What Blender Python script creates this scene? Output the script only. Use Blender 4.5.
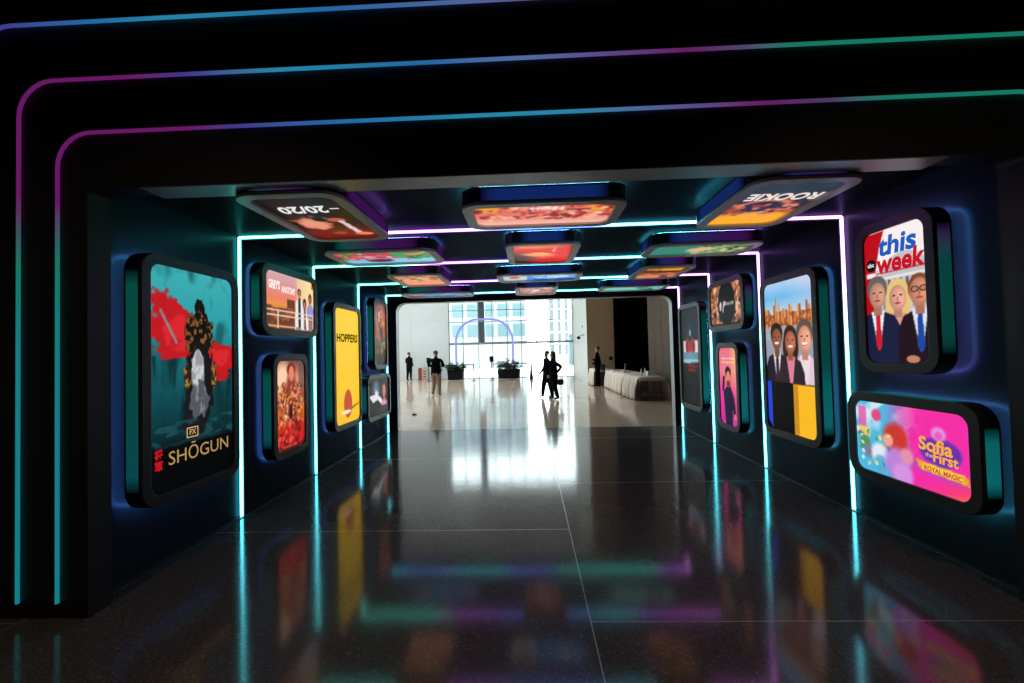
import bpy, bmesh, math, random
import numpy as np
from mathutils import Matrix, Vector
random.seed(7)
S = bpy.context.scene
for o in list(bpy.data.objects):
    bpy.data.objects.remove(o)
C = S.collection

# ------------------------------------------------------------------ camera
YAW, PITCH, ROLL, FPX = 0.0358, 0.0248, -0.0247, 440.0
def cam_axes():
    cy, sy, cp, sp = math.cos(YAW), math.sin(YAW), math.cos(PITCH), math.sin(PITCH)
    f = Vector((-sy*cp, cy*cp, sp)); r = Vector((cy, sy, 0)); u = r.cross(f)
    cr, sr = math.cos(ROLL), math.sin(ROLL)
    return r*cr + u*sr, u*cr - r*sr, f
_r, _u, _f = cam_axes()
cam = bpy.data.cameras.new('camera')
cam.sensor_width = 36; cam.lens = FPX*36/1024; cam.clip_end = 400
camo = bpy.data.objects.new('camera', cam); C.objects.link(camo)
camo.matrix_world = Matrix(((_r.x, _u.x, -_f.x, 0), (_r.y, _u.y, -_f.y, 0), (_r.z, _u.z, -_f.z, 1.6), (0, 0, 0, 1)))
S.camera = camo

# ------------------------------------------------------------------ world, exposure, big lights
W = bpy.data.worlds.new('sky'); S.world = W; W.use_nodes = True
bgn = W.node_tree.nodes['Background']
bgn.inputs[0].default_value = (0.95, 0.97, 1.0, 1); bgn.inputs[1].default_value = 8.2
S.view_settings.view_transform = 'Standard'; S.view_settings.look = 'None'
S.view_settings.exposure = 0.0; S.view_settings.gamma = 1.0; S.view_settings.use_curve_mapping = False
S.cycles.use_denoising = True
S.cycles.max_bounces = 8; S.cycles.diffuse_bounces = 4; S.cycles.glossy_bounces = 4
S.cycles.transparent_max_bounces = 12
S.cycles.sample_clamp_indirect = 6
def portal(name, loc, rot, sx, sy):          # guides sky light through a window, gives none of its own
    l = bpy.data.lights.new(name, 'AREA'); l.shape = 'RECTANGLE'; l.size = sx; l.size_y = sy
    l.cycles.is_portal = True
    o = bpy.data.objects.new(name, l); C.objects.link(o); o.location = loc; o.rotation_euler = rot
portal('window_light_guide', (-1.05, 28.3, 3.35), (math.radians(-90), 0, 0), 8.0, 6.7)
portal('window_light_guide', (-12.3, 20.0, 3.0), (0, math.radians(-90), 0), 6.0, 14.0)
portal('window_light_guide', (-7.25, 19.0, 11.3), (0, 0, 0), 7.5, 16.0)

# ------------------------------------------------------------------ helpers
def lin(c):
    c = np.asarray(c, float)/255.0
    return np.where(c <= 0.04045, c/12.92, ((c+0.055)/1.055)**2.4)
def link(o, parent=None):
    C.objects.link(o)
    if parent is not None: o.parent = parent
    return o
def tag(o, label=None, cat=None, group=None, kind=None):
    if label: o['label'] = label
    if cat: o['category'] = cat
    if group: o['group'] = group
    if kind: o['kind'] = kind
    return o
def empty(name, loc=(0, 0, 0), rz=0, parent=None, mat=None):
    o = bpy.data.objects.new(name, None); o.empty_display_size = 0.1
    link(o, parent)
    if mat is not None: o.matrix_world = mat
    else:
        o.location = loc; o.rotation_euler = (0, 0, rz)
    return o
class MB:
    def __init__(s): s.v = []; s.f = []; s.m = []; s.c = []
    def add(s, vs, fs, mi=0, col=None):
        b = len(s.v); s.v += [tuple(p) for p in vs]
        for f in fs: s.f.append(tuple(i+b for i in f)); s.m.append(mi)
        if col is not None:
            s.c += [tuple(col(p)) if callable(col) else tuple(col) for p in vs]
        return s
    def box(s, a, b, mi=0, col=None):
        x0, y0, z0 = a; x1, y1, z1 = b
        vs = [(x0,y0,z0),(x1,y0,z0),(x1,y1,z0),(x0,y1,z0),(x0,y0,z1),(x1,y0,z1),(x1,y1,z1),(x0,y1,z1)]
        return s.add(vs, [(0,3,2,1),(4,5,6,7),(0,1,5,4),(1,2,6,5),(2,3,7,6),(3,0,4,7)], mi, col)
    def prism(s, pts, z0, z1, mi=0, col=None):          # outline in xy, counter-clockwise, extruded along z
        n = len(pts); vs = [(x, y, z0) for x, y in pts] + [(x, y, z1) for x, y in pts]
        fs = [tuple(range(n-1, -1, -1)), tuple(range(n, 2*n))] + [(i, (i+1) % n, n+(i+1) % n, n+i) for i in range(n)]
        return s.add(vs, fs, mi, col)
    def ring(s, out, inn, z0, z1, mi=0, col=None):      # plate with a hole, same number of points
        n = len(out)
        vs = [(x,y,z0) for x,y in out]+[(x,y,z1) for x,y in out]+[(x,y,z0) for x,y in inn]+[(x,y,z1) for x,y in inn]
        fs = []
        for i in range(n):
            j = (i+1) % n
            fs += [(i,j,n+j,n+i), (2*n+j,2*n+i,3*n+i,3*n+j), (n+i,n+j,3*n+j,3*n+i), (j,i,2*n+i,2*n+j)]
        return s.add(vs, fs, mi, col)
    def tube(s, path, r, seg=8, mi=0, col=None, caps=True):
        P = [Vector(p) for p in path]; n = len(P); vs = []; prev = None
        rr = r if isinstance(r, (list, tuple)) else [r]*n
        for i, p in enumerate(P):
            t = (P[min(i+1, n-1)] - P[max(i-1, 0)]).normalized()
            if prev is None:
                a = Vector((0,0,1)) if abs(t.z) < 0.9 else Vector((1,0,0))
                x = t.cross(a).normalized()
            else: x = (prev - t*prev.dot(t)).normalized()
            prev = x; y = t.cross(x)
            for k in range(seg):
                a = 2*math.pi*k/seg; vs.append(p + x*math.cos(a)*rr[i] + y*math.sin(a)*rr[i])
        fs = [(i*seg+k, i*seg+(k+1) % seg, (i+1)*seg+(k+1) % seg, (i+1)*seg+k) for i in range(n-1) for k in range(seg)]
        if caps: fs += [tuple(range(seg-1, -1, -1)), tuple((n-1)*seg+k for k in range(seg))]
        return s.add(vs, fs, mi, col)
    def lathe(s, prof, c=(0, 0, 0), seg=16, mi=0):      # prof = (radius, z)
        vs = []
        for r, z in prof:
            for k in range(seg):
                a = 2*math.pi*k/seg; vs.append((c[0]+r*math.cos(a), c[1]+r*math.sin(a), c[2]+z))
        n = len(prof)
        fs = [(i*seg+k, i*seg+(k+1) % seg, (i+1)*seg+(k+1) % seg, (i+1)*seg+k) for i in range(n-1) for k in range(seg)]
        fs += [tuple(range(seg-1, -1, -1)), tuple((n-1)*seg+k for k in range(seg))]
        return s.add(vs, fs, mi)
    def build(s, name, mats, parent=None, smooth=False, bevel=0):
        me = bpy.data.meshes.new(name); me.from_pydata(s.v, [], s.f); me.update()
        for m in (mats if isinstance(mats, (list, tuple)) else [mats]): me.materials.append(m)
        if any(s.m): me.polygons.foreach_set('material_index', s.m)
        if s.c and len(s.c) == len(s.v):
            at = me.attributes.new('Col', 'FLOAT_COLOR', 'POINT')
            at.data.foreach_set('color', np.array([(c[0], c[1], c[2], 1) for c in s.c], np.float32).ravel())
        if smooth: me.polygons.foreach_set('use_smooth', [True]*len(me.polygons))
        o = bpy.data.objects.new(name, me); link(o, parent)
        if bevel:
            m = o.modifiers.new('bevel', 'BEVEL'); m.width = bevel; m.segments = 2; m.limit_method = 'ANGLE'
        return o
def rrect(w, h, r, seg=6):                   # rounded rectangle centred on 0, counter-clockwise
    pts = []
    for cx, cy, a0 in ((w/2-r, h/2-r, 0), (-w/2+r, h/2-r, 90), (-w/2+r, -h/2+r, 180), (w/2-r, -h/2+r, 270)):
        for k in range(seg+1):
            a = math.radians(a0+90*k/seg); pts.append((cx+r*math.cos(a), cy+r*math.sin(a)))
    return pts
def arch(x0, x1, z1, r, seg=10, z0=0.0):     # open arch path: bottom left, up, over, down to bottom right
    pts = [(x0, z0)]
    for k in range(seg+1):
        a = math.radians(180-90*k/seg); pts.append((x0+r+r*math.cos(a), z1-r+r*math.sin(a)))
    for k in range(seg+1):
        a = math.radians(90-90*k/seg); pts.append((x1-r+r*math.cos(a), z1-r+r*math.sin(a)))
    return pts + [(x1, z0)]

# ------------------------------------------------------------------ materials
def mat(name, col, rough=0.5, metal=0.0, var=0.0, scale=20.0, bump=0.0, spec=0.5):
    m = bpy.data.materials.new(name); m.use_nodes = True
    nt = m.node_tree; b = nt.nodes['Principled BSDF']
    b.inputs['Base Color'].default_value = (*col, 1); b.inputs['Roughness'].default_value = rough
    b.inputs['Metallic'].default_value = metal; b.inputs['Specular IOR Level'].default_value = spec
    if var or bump:
        tc = nt.nodes.new('ShaderNodeTexCoord'); n = nt.nodes.new('ShaderNodeTexNoise')
        n.inputs['Scale'].default_value = scale; n.inputs['Detail'].default_value = 4
        nt.links.new(tc.outputs['Object'], n.inputs['Vector'])
        if var:
            r = nt.nodes.new('ShaderNodeMapRange'); r.inputs['To Min'].default_value = 1-var; r.inputs['To Max'].default_value = 1+var
            mx = nt.nodes.new('ShaderNodeVectorMath'); mx.operation = 'SCALE'; mx.inputs[0].default_value = col
            nt.links.new(n.outputs['Fac'], r.inputs['Value']); nt.links.new(r.outputs[0], mx.inputs['Scale'])
            nt.links.new(mx.outputs[0], b.inputs['Base Color'])
        if bump:
            bp = nt.nodes.new('ShaderNodeBump'); bp.inputs['Strength'].default_value = bump; bp.inputs['Distance'].default_value = 0.01
            nt.links.new(n.outputs['Fac'], bp.inputs['Height']); nt.links.new(bp.outputs[0], b.inputs['Normal'])
    return m
def glow(name, strength=1.0, gloss=False):   # gives off the colour stored in its own colour attribute
    m = bpy.data.materials.new(name); m.use_nodes = True
    nt = m.node_tree; b = nt.nodes['Principled BSDF']
    at = nt.nodes.new('ShaderNodeAttribute'); at.attribute_name = 'Col'
    b.inputs['Base Color'].default_value = (0.01, 0.01, 0.01, 1); b.inputs['Roughness'].default_value = 0.35 if gloss else 0.6
    b.inputs['Specular IOR Level'].default_value = 0.05 if gloss else 0.0
    nt.links.new(at.outputs['Color'], b.inputs['Emission Color']); b.inputs['Emission Strength'].default_value = strength
    return m
_emit = {}
def emit(col255, strength=1.0):
    key = (tuple(col255), strength)
    if key not in _emit:
        m = bpy.data.materials.new('lit_print'); m.use_nodes = True; b = m.node_tree.nodes['Principled BSDF']
        c = lin(col255); b.inputs['Base Color'].default_value = (0.01, 0.01, 0.01, 1)
        b.inputs['Specular IOR Level'].default_value = 0.0
        b.inputs['Emission Color'].default_value = (*c, 1); b.inputs['Emission Strength'].default_value = strength
        _emit[key] = m
    return _emit[key]
def terrazzo(name, c1, c2, c3, rough):
    m = bpy.data.materials.new(name); m.use_nodes = True; nt = m.node_tree; b = nt.nodes['Principled BSDF']
    tc = nt.nodes.new('ShaderNodeTexCoord'); v = nt.nodes.new('ShaderNodeTexVoronoi'); v.inputs['Scale'].default_value = 110
    geo = nt.nodes.new('ShaderNodeNewGeometry')
    nt.links.new(geo.outputs['Position'], v.inputs['Vector'])
    sep = nt.nodes.new('ShaderNodeSeparateColor'); nt.links.new(v.outputs['Color'], sep.inputs[0])
    rp = nt.nodes.new('ShaderNodeValToRGB'); e = rp.color_ramp.elements
    e[0].position = 0.0; e[0].color = (*c2, 1); e[1].position = 1.0; e[1].color = (*c3, 1)
    k = e.new(0.25); k.color = (*c1, 1); k = e.new(0.88); k.color = (*c1, 1)
    nt.links.new(sep.outputs[0], rp.inputs[0])
    n = nt.nodes.new('ShaderNodeTexNoise'); n.inputs['Scale'].default_value = 0.9; n.inputs['Detail'].default_value = 5
    nt.links.new(geo.outputs['Position'], n.inputs['Vector'])
    mr = nt.nodes.new('ShaderNodeMapRange'); mr.inputs['To Min'].default_value = 0.8; mr.inputs['To Max'].default_value = 1.2
    nt.links.new(n.outputs['Fac'], mr.inputs['Value'])
    sc = nt.nodes.new('ShaderNodeVectorMath'); sc.operation = 'SCALE'
    nt.links.new(rp.outputs[0], sc.inputs[0]); nt.links.new(mr.outputs[0], sc.inputs['Scale'])
    nt.links.new(sc.outputs[0], b.inputs['Base Color'])
    r2 = nt.nodes.new('ShaderNodeMapRange'); r2.inputs['To Min'].default_value = rough*0.8; r2.inputs['To Max'].default_value = rough*1.2
    nt.links.new(n.outputs['Fac'], r2.inputs['Value']); nt.links.new(r2.outputs[0], b.inputs['Roughness'])
    n2 = nt.nodes.new('ShaderNodeTexNoise'); n2.inputs['Scale'].default_value = 3.0; n2.inputs['Detail'].default_value = 1
    nt.links.new(geo.outputs['Position'], n2.inputs['Vector'])
    bp = nt.nodes.new('ShaderNodeBump'); bp.inputs['Strength'].default_value = 0.03; bp.inputs['Distance'].default_value = 0.02
    nt.links.new(n2.outputs['Fac'], bp.inputs['Height']); nt.links.new(bp.outputs[0], b.inputs['Normal'])
    b.inputs['Specular IOR Level'].default_value = 0.38
    return m
def glassm():
    m = bpy.data.materials.new('window_glass'); m.use_nodes = True; nt = m.node_tree
    for n in list(nt.nodes): nt.nodes.remove(n)
    out = nt.nodes.new('ShaderNodeOutputMaterial'); mx = nt.nodes.new('ShaderNodeMixShader')
    tr = nt.nodes.new('ShaderNodeBsdfTransparent'); tr.inputs[0].default_value = (0.88, 0.95, 0.95, 1)
    gl = nt.nodes.new('ShaderNodeBsdfGlossy'); gl.inputs['Roughness'].default_value = 0.02
    fr = nt.nodes.new('ShaderNodeFresnel'); fr.inputs[0].default_value = 1.45
    nt.links.new(fr.outputs[0], mx.inputs[0]); nt.links.new(tr.outputs[0], mx.inputs[1]); nt.links.new(gl.outputs[0], mx.inputs[2])
    nt.links.new(mx.outputs[0], out.inputs[0]); return m
M = dict(
    black=mat('black_facade', (0.006, 0.006, 0.006), 0.55, var=0.2, scale=3),
    panel=mat('dark_tunnel_panel', (0.022, 0.027, 0.032), 0.30, var=0.15, scale=4, bump=0.02, spec=0.0),
    housing=mat('black_housing', (0.008, 0.009, 0.010), 0.35),
    bezel=mat('dark_satin_bezel', (0.018, 0.018, 0.018), 0.4, var=0.1, scale=30),
    bezel_grey=mat('grey_satin_bezel', (0.70, 0.71, 0.70), 0.4, var=0.1, scale=30),
    trim=mat('brushed_grey_trim', (0.40, 0.40, 0.40), 0.35, metal=0.4, var=0.1, scale=40),
    led=glow('led_light', 1.0), screen=glow('screen_light', 1.0, True),
    floor=terrazzo('dark_terrazzo', (0.072, 0.066, 0.066), (0.042, 0.038, 0.038), (0.16, 0.15, 0.148), 0.108),
    hall_floor=terrazzo('beige_terrazzo', (0.52, 0.38, 0.29), (0.42, 0.30, 0.225), (0.62, 0.48, 0.38), 0.10),
    joint=mat('zinc_joint', (0.35, 0.36, 0.37), 0.3, metal=0.6, var=0.05, scale=30),
    white_wall=mat('white_wall_panel', (0.72, 0.74, 0.75), 0.5, var=0.03, scale=2),
    lit_side=mat('window_lit_side', (0.50, 0.50, 0.45), 0.6, var=0.04, scale=2),  # side of the tan block, window light put into a paler colour
    beige=mat('tan_wall', (0.40, 0.27, 0.165), 0.7, var=0.06, scale=3, spec=0.2),
    brown=mat('brown_wall', (0.075, 0.050, 0.030), 0.6, var=0.15, scale=4, spec=0.15),
    dark_wall=mat('dark_wall', (0.025, 0.021, 0.018), 0.6, var=0.2, scale=4),
    lobby=mat('dim_lobby_wall', (0.05, 0.045, 0.04), 0.7, var=0.1, scale=3),
    hall_ceiling=mat('hall_ceiling_white', (0.75, 0.75, 0.73), 0.7, var=0.03, scale=2),
    alu=mat('aluminium_mullion', (0.35, 0.38, 0.40), 0.4, metal=0.3, var=0.05, scale=20),
    glass=glassm(),
    cloth=mat('white_cloth', (0.64, 0.53, 0.43), 0.85, var=0.06, scale=8, bump=0.1),
    wood=mat('table_wood', (0.12, 0.08, 0.05), 0.5, var=0.2, scale=15),
    blackplastic=mat('black_plastic', (0.008, 0.008, 0.009), 0.5, var=0.1, scale=30, spec=0.1),
    chrome=mat('dark_steel', (0.10, 0.10, 0.11), 0.35, metal=0.8, var=0.1, scale=30),
    leaf=mat('leaf_green', (0.025, 0.055, 0.018), 0.5, var=0.4, scale=6),
    soil=mat('soil', (0.02, 0.014, 0.01), 0.9, var=0.3, scale=40),
    skin=mat('skin', (0.35, 0.20, 0.14), 0.55, var=0.05, scale=20),
    hair=mat('dark_hair', (0.02, 0.015, 0.012), 0.6, var=0.3, scale=60),
    hair_grey=mat('greying_hair', (0.10, 0.08, 0.07), 0.6, var=0.3, scale=60),
    navy=mat('near_black_cloth', (0.004, 0.0042, 0.005), 0.9, var=0.2, scale=30, spec=0.0),
    charcoal=mat('charcoal_cloth', (0.008, 0.008, 0.009), 0.9, var=0.2, scale=30, spec=0.0),
    khaki=mat('khaki_cloth', (0.25, 0.17, 0.11), 0.85, var=0.1, scale=25),
    shoe=mat('black_leather', (0.008, 0.008, 0.008), 0.8, var=0.1, scale=30, spec=0.1),
    concrete=mat('pale_building', (0.27, 0.31, 0.32), 0.7, var=0.06, scale=0.5),
    blueglass=mat('far_window_glass', (0.085, 0.15, 0.165), 0.25, var=0.15, scale=0.3),
    greyblue=mat('grey_blue_building', (0.10, 0.125, 0.15), 0.6, var=0.1, scale=0.6),
    paving=mat('pale_paving', (0.70, 0.68, 0.62), 0.8, var=0.05, scale=0.5),
    clear=mat('bottle_plastic', (0.55, 0.60, 0.62), 0.15), paper=mat('white_card', (0.75, 0.72, 0.68), 0.6, var=0.03, scale=10),
    red=mat('red_board', (0.35, 0.06, 0.04), 0.5, var=0.05, scale=10), cream=mat('cream_board', (0.68, 0.58, 0.45), 0.5, var=0.05, scale=10),
    bagleather=mat('handbag_leather', (0.012, 0.010, 0.010), 0.4, var=0.1, scale=30),
)

# the tunnel panels carry a faint even satin sheen on top of their dark paint
_nt = M['panel'].node_tree; _out = [n for n in _nt.nodes if n.type == 'OUTPUT_MATERIAL'][0]
_ad = _nt.nodes.new('ShaderNodeAddShader'); _gl = _nt.nodes.new('ShaderNodeBsdfGlossy')
_gl.inputs['Color'].default_value = (0.011, 0.017, 0.020, 1); _gl.inputs['Roughness'].default_value = 0.32
_nt.links.new(_nt.nodes['Principled BSDF'].outputs[0], _ad.inputs[0]); _nt.links.new(_gl.outputs[0], _ad.inputs[1]); _nt.links.new(_ad.outputs[0], _out.inputs[0])

# ------------------------------------------------------------------ key dimensions (metres)
XL, XR, H = -2.968, 3.130, 2.87            # tunnel walls and ceiling
YF, YF2, YE, YE2 = 2.70, 2.86, 9.28, 9.46  # front portal, end portal
STRIP = [4.41, 5.98, 7.59, 9.10]
TOOTH = 0.048
HALL_X0, HALL_X1, HALL_Y1, HALL_H = -12.0, 9.0, 28.0, 11.0
def box_struct(name, a, b, m, label, parent=None):
    o = MB().box(a, b).build(name, m, parent)
    if parent is None: tag(o, label, 'wall' if name.startswith('wall') else name.split('_')[0].split('.')[0], kind='structure')
    return o

# ------------------------------------------------------------------ floors
fl = box_struct('floor', (-8.5, -6, -0.25), (8.5, 9.28, -0.03), M['floor'], 'dark polished terrazzo floor running under the tunnel')
cols = [(-8.5, -6.7), (-6.7, -3.2), (-3.2, 0.33), (0.33, 3.86), (3.86, 7.4), (7.4, 8.5)]
JW = 0.0035
for ci, (a, b) in enumerate(cols):
    ys = [-6.0] + [y for y in ([-4.21, -1.47, 1.27, 4.01, 6.75] if ci % 2 == 0 else [-5.57, -2.83, -0.09, 2.65, 5.39, 8.13])] + [9.28]
    for y0, y1 in zip(ys[:-1], ys[1:]):
        MB().box((a+JW, y0+JW, -0.03), (b-JW, y1-JW, 0.0)).build('floor_slab', M['floor'], fl)
    for y in ys[1:-1]:
        MB().box((a, y-JW, -0.03), (b, y+JW, 0.0005)).build('joint_strip', M['joint'], fl)
for a, b in cols[:-1]:
    MB().box((b-JW, -6, -0.03), (b+JW, 9.28, 0.0006)).build('joint_strip', M['joint'], fl)
fh = box_struct('floor.001', (HALL_X0-1, 9.28, -0.25), (HALL_X1+1, 28.4, -0.03), M['hall_floor'], 'beige polished terrazzo floor of the bright hall')
hx = [HALL_X0-1, -9.2, -6.4, -3.6, -0.8, 2.0, 4.8, HALL_X1+1]; hy = [9.28, 12.0, 14.8, 17.6, 20.4, 23.2, 26.0, 28.4]
for a, b in zip(hx[:-1], hx[1:]):
    for c, d in zip(hy[:-1], hy[1:]):
        MB().box((a+JW, c+JW, -0.03), (b-JW, d-JW, 0.0)).build('floor_slab', M['hall_floor'], fh)
for a in hx[1:-1]: MB().box((a-JW, 9.28, -0.03), (a+JW, 28.4, -0.001)).build('joint_strip', M['chrome'], fh)
for c in hy[1:-1]: MB().box((HALL_X0-1, c-JW, -0.03), (HALL_X1+1, c+JW, -0.0012)).build('joint_strip', M['chrome'], fh)

# ------------------------------------------------------------------ tunnel shell
# each wall and the ceiling is a row of panels; every panel starts with a small riser facing the entrance that carries a light strip
wl = box_struct('wall_left', (XL-0.20, YF2, 0), (XL-0.04, YE, H+0.04), M['panel'], 'dark panelled left wall of the display tunnel')
wr = box_struct('wall_right', (XR+0.04, YF2, 0), (XR+0.20, YE, H+0.04), M['panel'], 'dark panelled right wall of the display tunnel')
ce = box_struct('ceiling', (XL-0.20, YF2, H+0.04), (XR+0.20, YE, H+0.20), M['panel'], 'dark panelled ceiling of the display tunnel')
ys = [YF2] + STRIP + [YE]
for i, (a, b) in enumerate(zip(ys[:-1], ys[1:])):
    t = TOOTH if i else 0.0
    MB().prism([(XL-0.04, a), (XL+t, a), (XL, b), (XL-0.04, b)], 0.0, H+0.04).build('wall_panel', M['panel'], wl)
    MB().prism([(XR-t, a), (XR+0.04, a), (XR+0.04, b), (XR, b)], 0.0, H+0.04).build('wall_panel', M['panel'], wr)
    m = MB(); m.add([(XL,a,H-t),(XR,a,H-t),(XR,b,H),(XL,b,H),(XL,a,H+.04),(XR,a,H+.04),(XR,b,H+.04),(XL,b,H+.04)],
                    [(0,3,2,1),(4,5,6,7),(0,1,5,4),(1,2,6,5),(2,3,7,6),(3,0,4,7)])
    m.build('ceiling_panel', M['panel'], ce)
for nm, x0, x1, side in (('baseboard_left', XL, XL+TOOTH+0.004, 'left'), ('baseboard_right', XR-TOOTH-0.004, XR, 'right')):
    o = MB().box((x0, YF2, 0), (x1, YE, 0.008)).build(nm, M['chrome'])
    tag(o, 'thin metal edge along the foot of the %s tunnel wall' % side, 'trim', kind='structure')

def facade(name, x0, x1, ztop, y0, y1, ox0, ox1, oz, r, m, label):
    inner = arch(ox0, ox1, oz, r)
    pts = [(x0, 0), (x0, ztop), (x1, ztop), (x1, 0)] + inner[::-1]
    n = len(pts); vs = [(x, y0, z) for x, z in pts] + [(x, y1, z) for x, z in pts]
    fs = [tuple(range(n)), tuple(range(2*n-1, n-1, -1))] + [((i+1) % n, i, n+i, n+(i+1) % n) for i in range(n)]
    o = MB().add(vs, fs).build(name, m); tag(o, label, 'wall', kind='structure'); return o
def reveal(parent, ox0, ox1, oz, r, y0, y1, m, t=0.008):
    a = arch(ox0, ox1, oz, r); b = arch(ox0+t, ox1-t, oz-t, r-t)
    n = len(a); vs = [(x, y0, z) for x, z in a]+[(x, y0, z) for x, z in b]+[(x, y1, z) for x, z in a]+[(x, y1, z) for x, z in b]
    fs = []
    for i in range(n-1):
        fs += [(i, i+1, n+i+1, n+i), (2*n+i+1, 2*n+i, 3*n+i, 3*n+i+1), (n+i, n+i+1, 3*n+i+1, 3*n+i)]
    return MB().add(vs, fs).build('opening_reveal', m, parent)
wf = facade('wall_front', -8.5, 8.5, 4.75, YF, YF2, -2.80, 2.985, 2.715, 0.05, M['black'], 'black front of the tunnel around its wide entrance')
a = [(-2.45, 2.7145), (2.55, 2.7145)]
MB().box((-2.45, YF+0.002, 2.707), (2.55, YF2+0.03, 2.715)).build('lintel_trim', M['trim'], wf)
wb = facade('wall_back', HALL_X0-1, HALL_X1+1, HALL_H, YE, YE2, -2.80, 3.03, 2.715, 0.20, M['panel'], 'end wall of the tunnel around its rounded exit opening')
reveal(wb, -2.80, 3.03, 2.715, 0.20, YE-0.004, YE2+0.01, M['trim'])

# lobby behind the camera
lw = box_struct('wall_lobby', (-8.7, -6, 0), (-8.5, YF2, 4.75), M['lobby'], 'dim lobby side wall left of the tunnel front')
lw = box_struct('wall_lobby.001', (8.5, -6, 0), (8.7, YF2, 4.75), M['lobby'], 'dim lobby side wall right of the tunnel front')
lw = box_struct('wall_lobby.002', (-8.7, -6.2, 0), (8.7, -6.0, 4.75), M['lobby'], 'dim lobby wall behind the camera')
lc = box_struct('ceiling.001', (-8.7, -6.2, 4.75), (8.7, YF2, 4.95), M['lobby'], 'dim lobby ceiling above the tunnel front')
for k, (x, y) in enumerate(((-2.6, 0.3), (2.8, 0.3))):
    o = empty('added_lamp', (x, y, 4.75)); tag(o, 'unseen warm lamp added to light the lobby floor, %s one' % ('left' if k == 0 else 'right'), 'lamp', 'added lobby lamps')
    MB().lathe([(0.10, 0.0), (0.10, -0.012), (0.075, -0.012), (0.07, 0.0)]).build('rim', M['trim'], o)
    d = MB(); d.add([(0.07*math.cos(t*math.pi/8), 0.07*math.sin(t*math.pi/8), -0.004) for t in range(16)], [tuple(range(15, -1, -1))]); d.build('lens', M['paper'], o)
    l = bpy.data.lights.new('added_lamp_bulb', 'SPOT'); l.energy = 125; l.color = (1.0, 0.72, 0.52); l.spot_size = math.radians(120); l.spot_blend = 0.8; l.shadow_soft_size = 0.07  # added spot, out of view, warms and brightens the floor before the tunnel
    lo = bpy.data.objects.new('added_lamp_bulb', l); link(lo, o); lo.location = (0, 0, -0.03)

# ------------------------------------------------------------------ light strips
def ramp(stops, x):
    xs = [s[0] for s in stops]; return [float(np.interp(x, xs, [s[1][k] for s in stops])) for k in range(3)]
TEAL = (1.0, 8.0, 6.6); CYAN = (1.0, 7.0, 8.4); BLUE = (1.3, 2.6, 9.0); MAG = (6.4, 1.3, 7.4); PUR = (4.2, 1.4, 8.0); PINK = (6.8, 2.4, 7.6)
def ceil_col(x):
    return ramp([(-3, TEAL), (-1.75, TEAL), (-1.25, MAG), (-0.75, PUR), (-0.1, BLUE), (0.6, BLUE), (1.2, CYAN), (1.55, CYAN), (1.9, PUR), (2.4, MAG), (3.2, PINK)], x)
def ceil_col_end(x):
    return ramp([(-3, CYAN), (-2.2, BLUE), (-1.2, CYAN), (-0.7, CYAN), (-0.3, BLUE), (0.3, BLUE), (0.7, TEAL), (2.3, TEAL), (2.75, PUR), (3.2, PINK)], x)
def left_col(z): return ramp([(0, CYAN), (1.4, CYAN), (2.2, TEAL), (2.9, TEAL)], z)
def right_col(z): return ramp([(0, CYAN), (1.3, CYAN), (1.9, (2.0, 3.2, 5.2)), (2.4, PINK), (2.9, PINK)], z)
names = ['first', 'second', 'third', 'fourth']
SW = 0.024
for i, y in enumerate(STRIP):
    o = empty('light_strip', (0.08, y, 0)); tag(o, 'thin glowing light strip framing the tunnel section, %s from the entrance' % names[i], 'light strip', 'light strips round the tunnel')
    dx = -0.08
    def seg(fn, rng, mk):
        m = MB(); n = len(rng)-1
        for k in range(n): mk(m, rng[k], rng[k+1], fn)
        return m
    y0, y1 = -0.014, 0.004
    zc = H-TOOTH/2+0.004
    zs = [0.004+k*(zc-0.004)/16 for k in range(17)]
    xl = XL+TOOTH/2; xr = XR-TOOTH/2
    ml = seg(left_col, zs, lambda m, a, b, fn: m.box((xl-SW/2+dx, y0, a), (xl+SW/2+dx, y1, b), col=lambda p: fn(p[2]))); ml.build('wall_run', M['led'], o)
    mr = seg(right_col, zs, lambda m, a, b, fn: m.box((xr-SW/2+dx, y0, a), (xr+SW/2+dx, y1, b), col=lambda p: fn(p[2]))); mr.build('wall_run', M['led'], o)
    xs = [xl+k*(xr-xl)/36 for k in range(37)]
    mc = seg(ceil_col_end if i == 3 else ceil_col, xs, lambda m, a, b, fn: m.box((a+dx, y0, zc-SW/2), (b+dx, y1, zc+SW/2), col=lambda p: fn(p[0]-dx))); mc.build('ceiling_run', M['led'], o)

# neon outlines on the front
def L3(*c): return tuple(lin(c)*0.8)
N_T, N_M, N_P, N_B, N_C, N_G = L3(22,138,148), L3(112,30,108), L3(74,62,150), L3(40,112,178), L3(44,146,184), L3(24,132,112)
neon_stops = [
    ([(-2.7, N_M), (-2.1, N_M), (-1.8, N_P), (-1.2, N_B), (-0.3, N_C), (0.25, N_C), (0.95, L3(96,92,160)), (1.45, N_M), (1.85, L3(80,64,110)), (2.2, N_G), (3.2, N_G)],),
    ([(-2.9, N_M), (-2.5, N_M), (-2.1, N_P), (-1.5, N_C), (-0.6, N_B), (0.0, L3(92,120,178)), (0.5, L3(100,80,150)), (1.0, N_M), (1.35, L3(90,70,120)), (1.65, N_G), (3.4, N_G)],),
    ([(-3.4, N_P), (-2.8, N_B), (-2.2, N_C), (-1.2, N_B), (-0.3, L3(88,110,170)), (0.6, N_M), (1.5, N_G), (3.6, N_G)],)]
vert_left = [(0, N_T), (1.5, N_T), (2.2, N_G), (2.45, L3(60,90,105)), (2.62, N_M), (4, N_M)]
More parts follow.
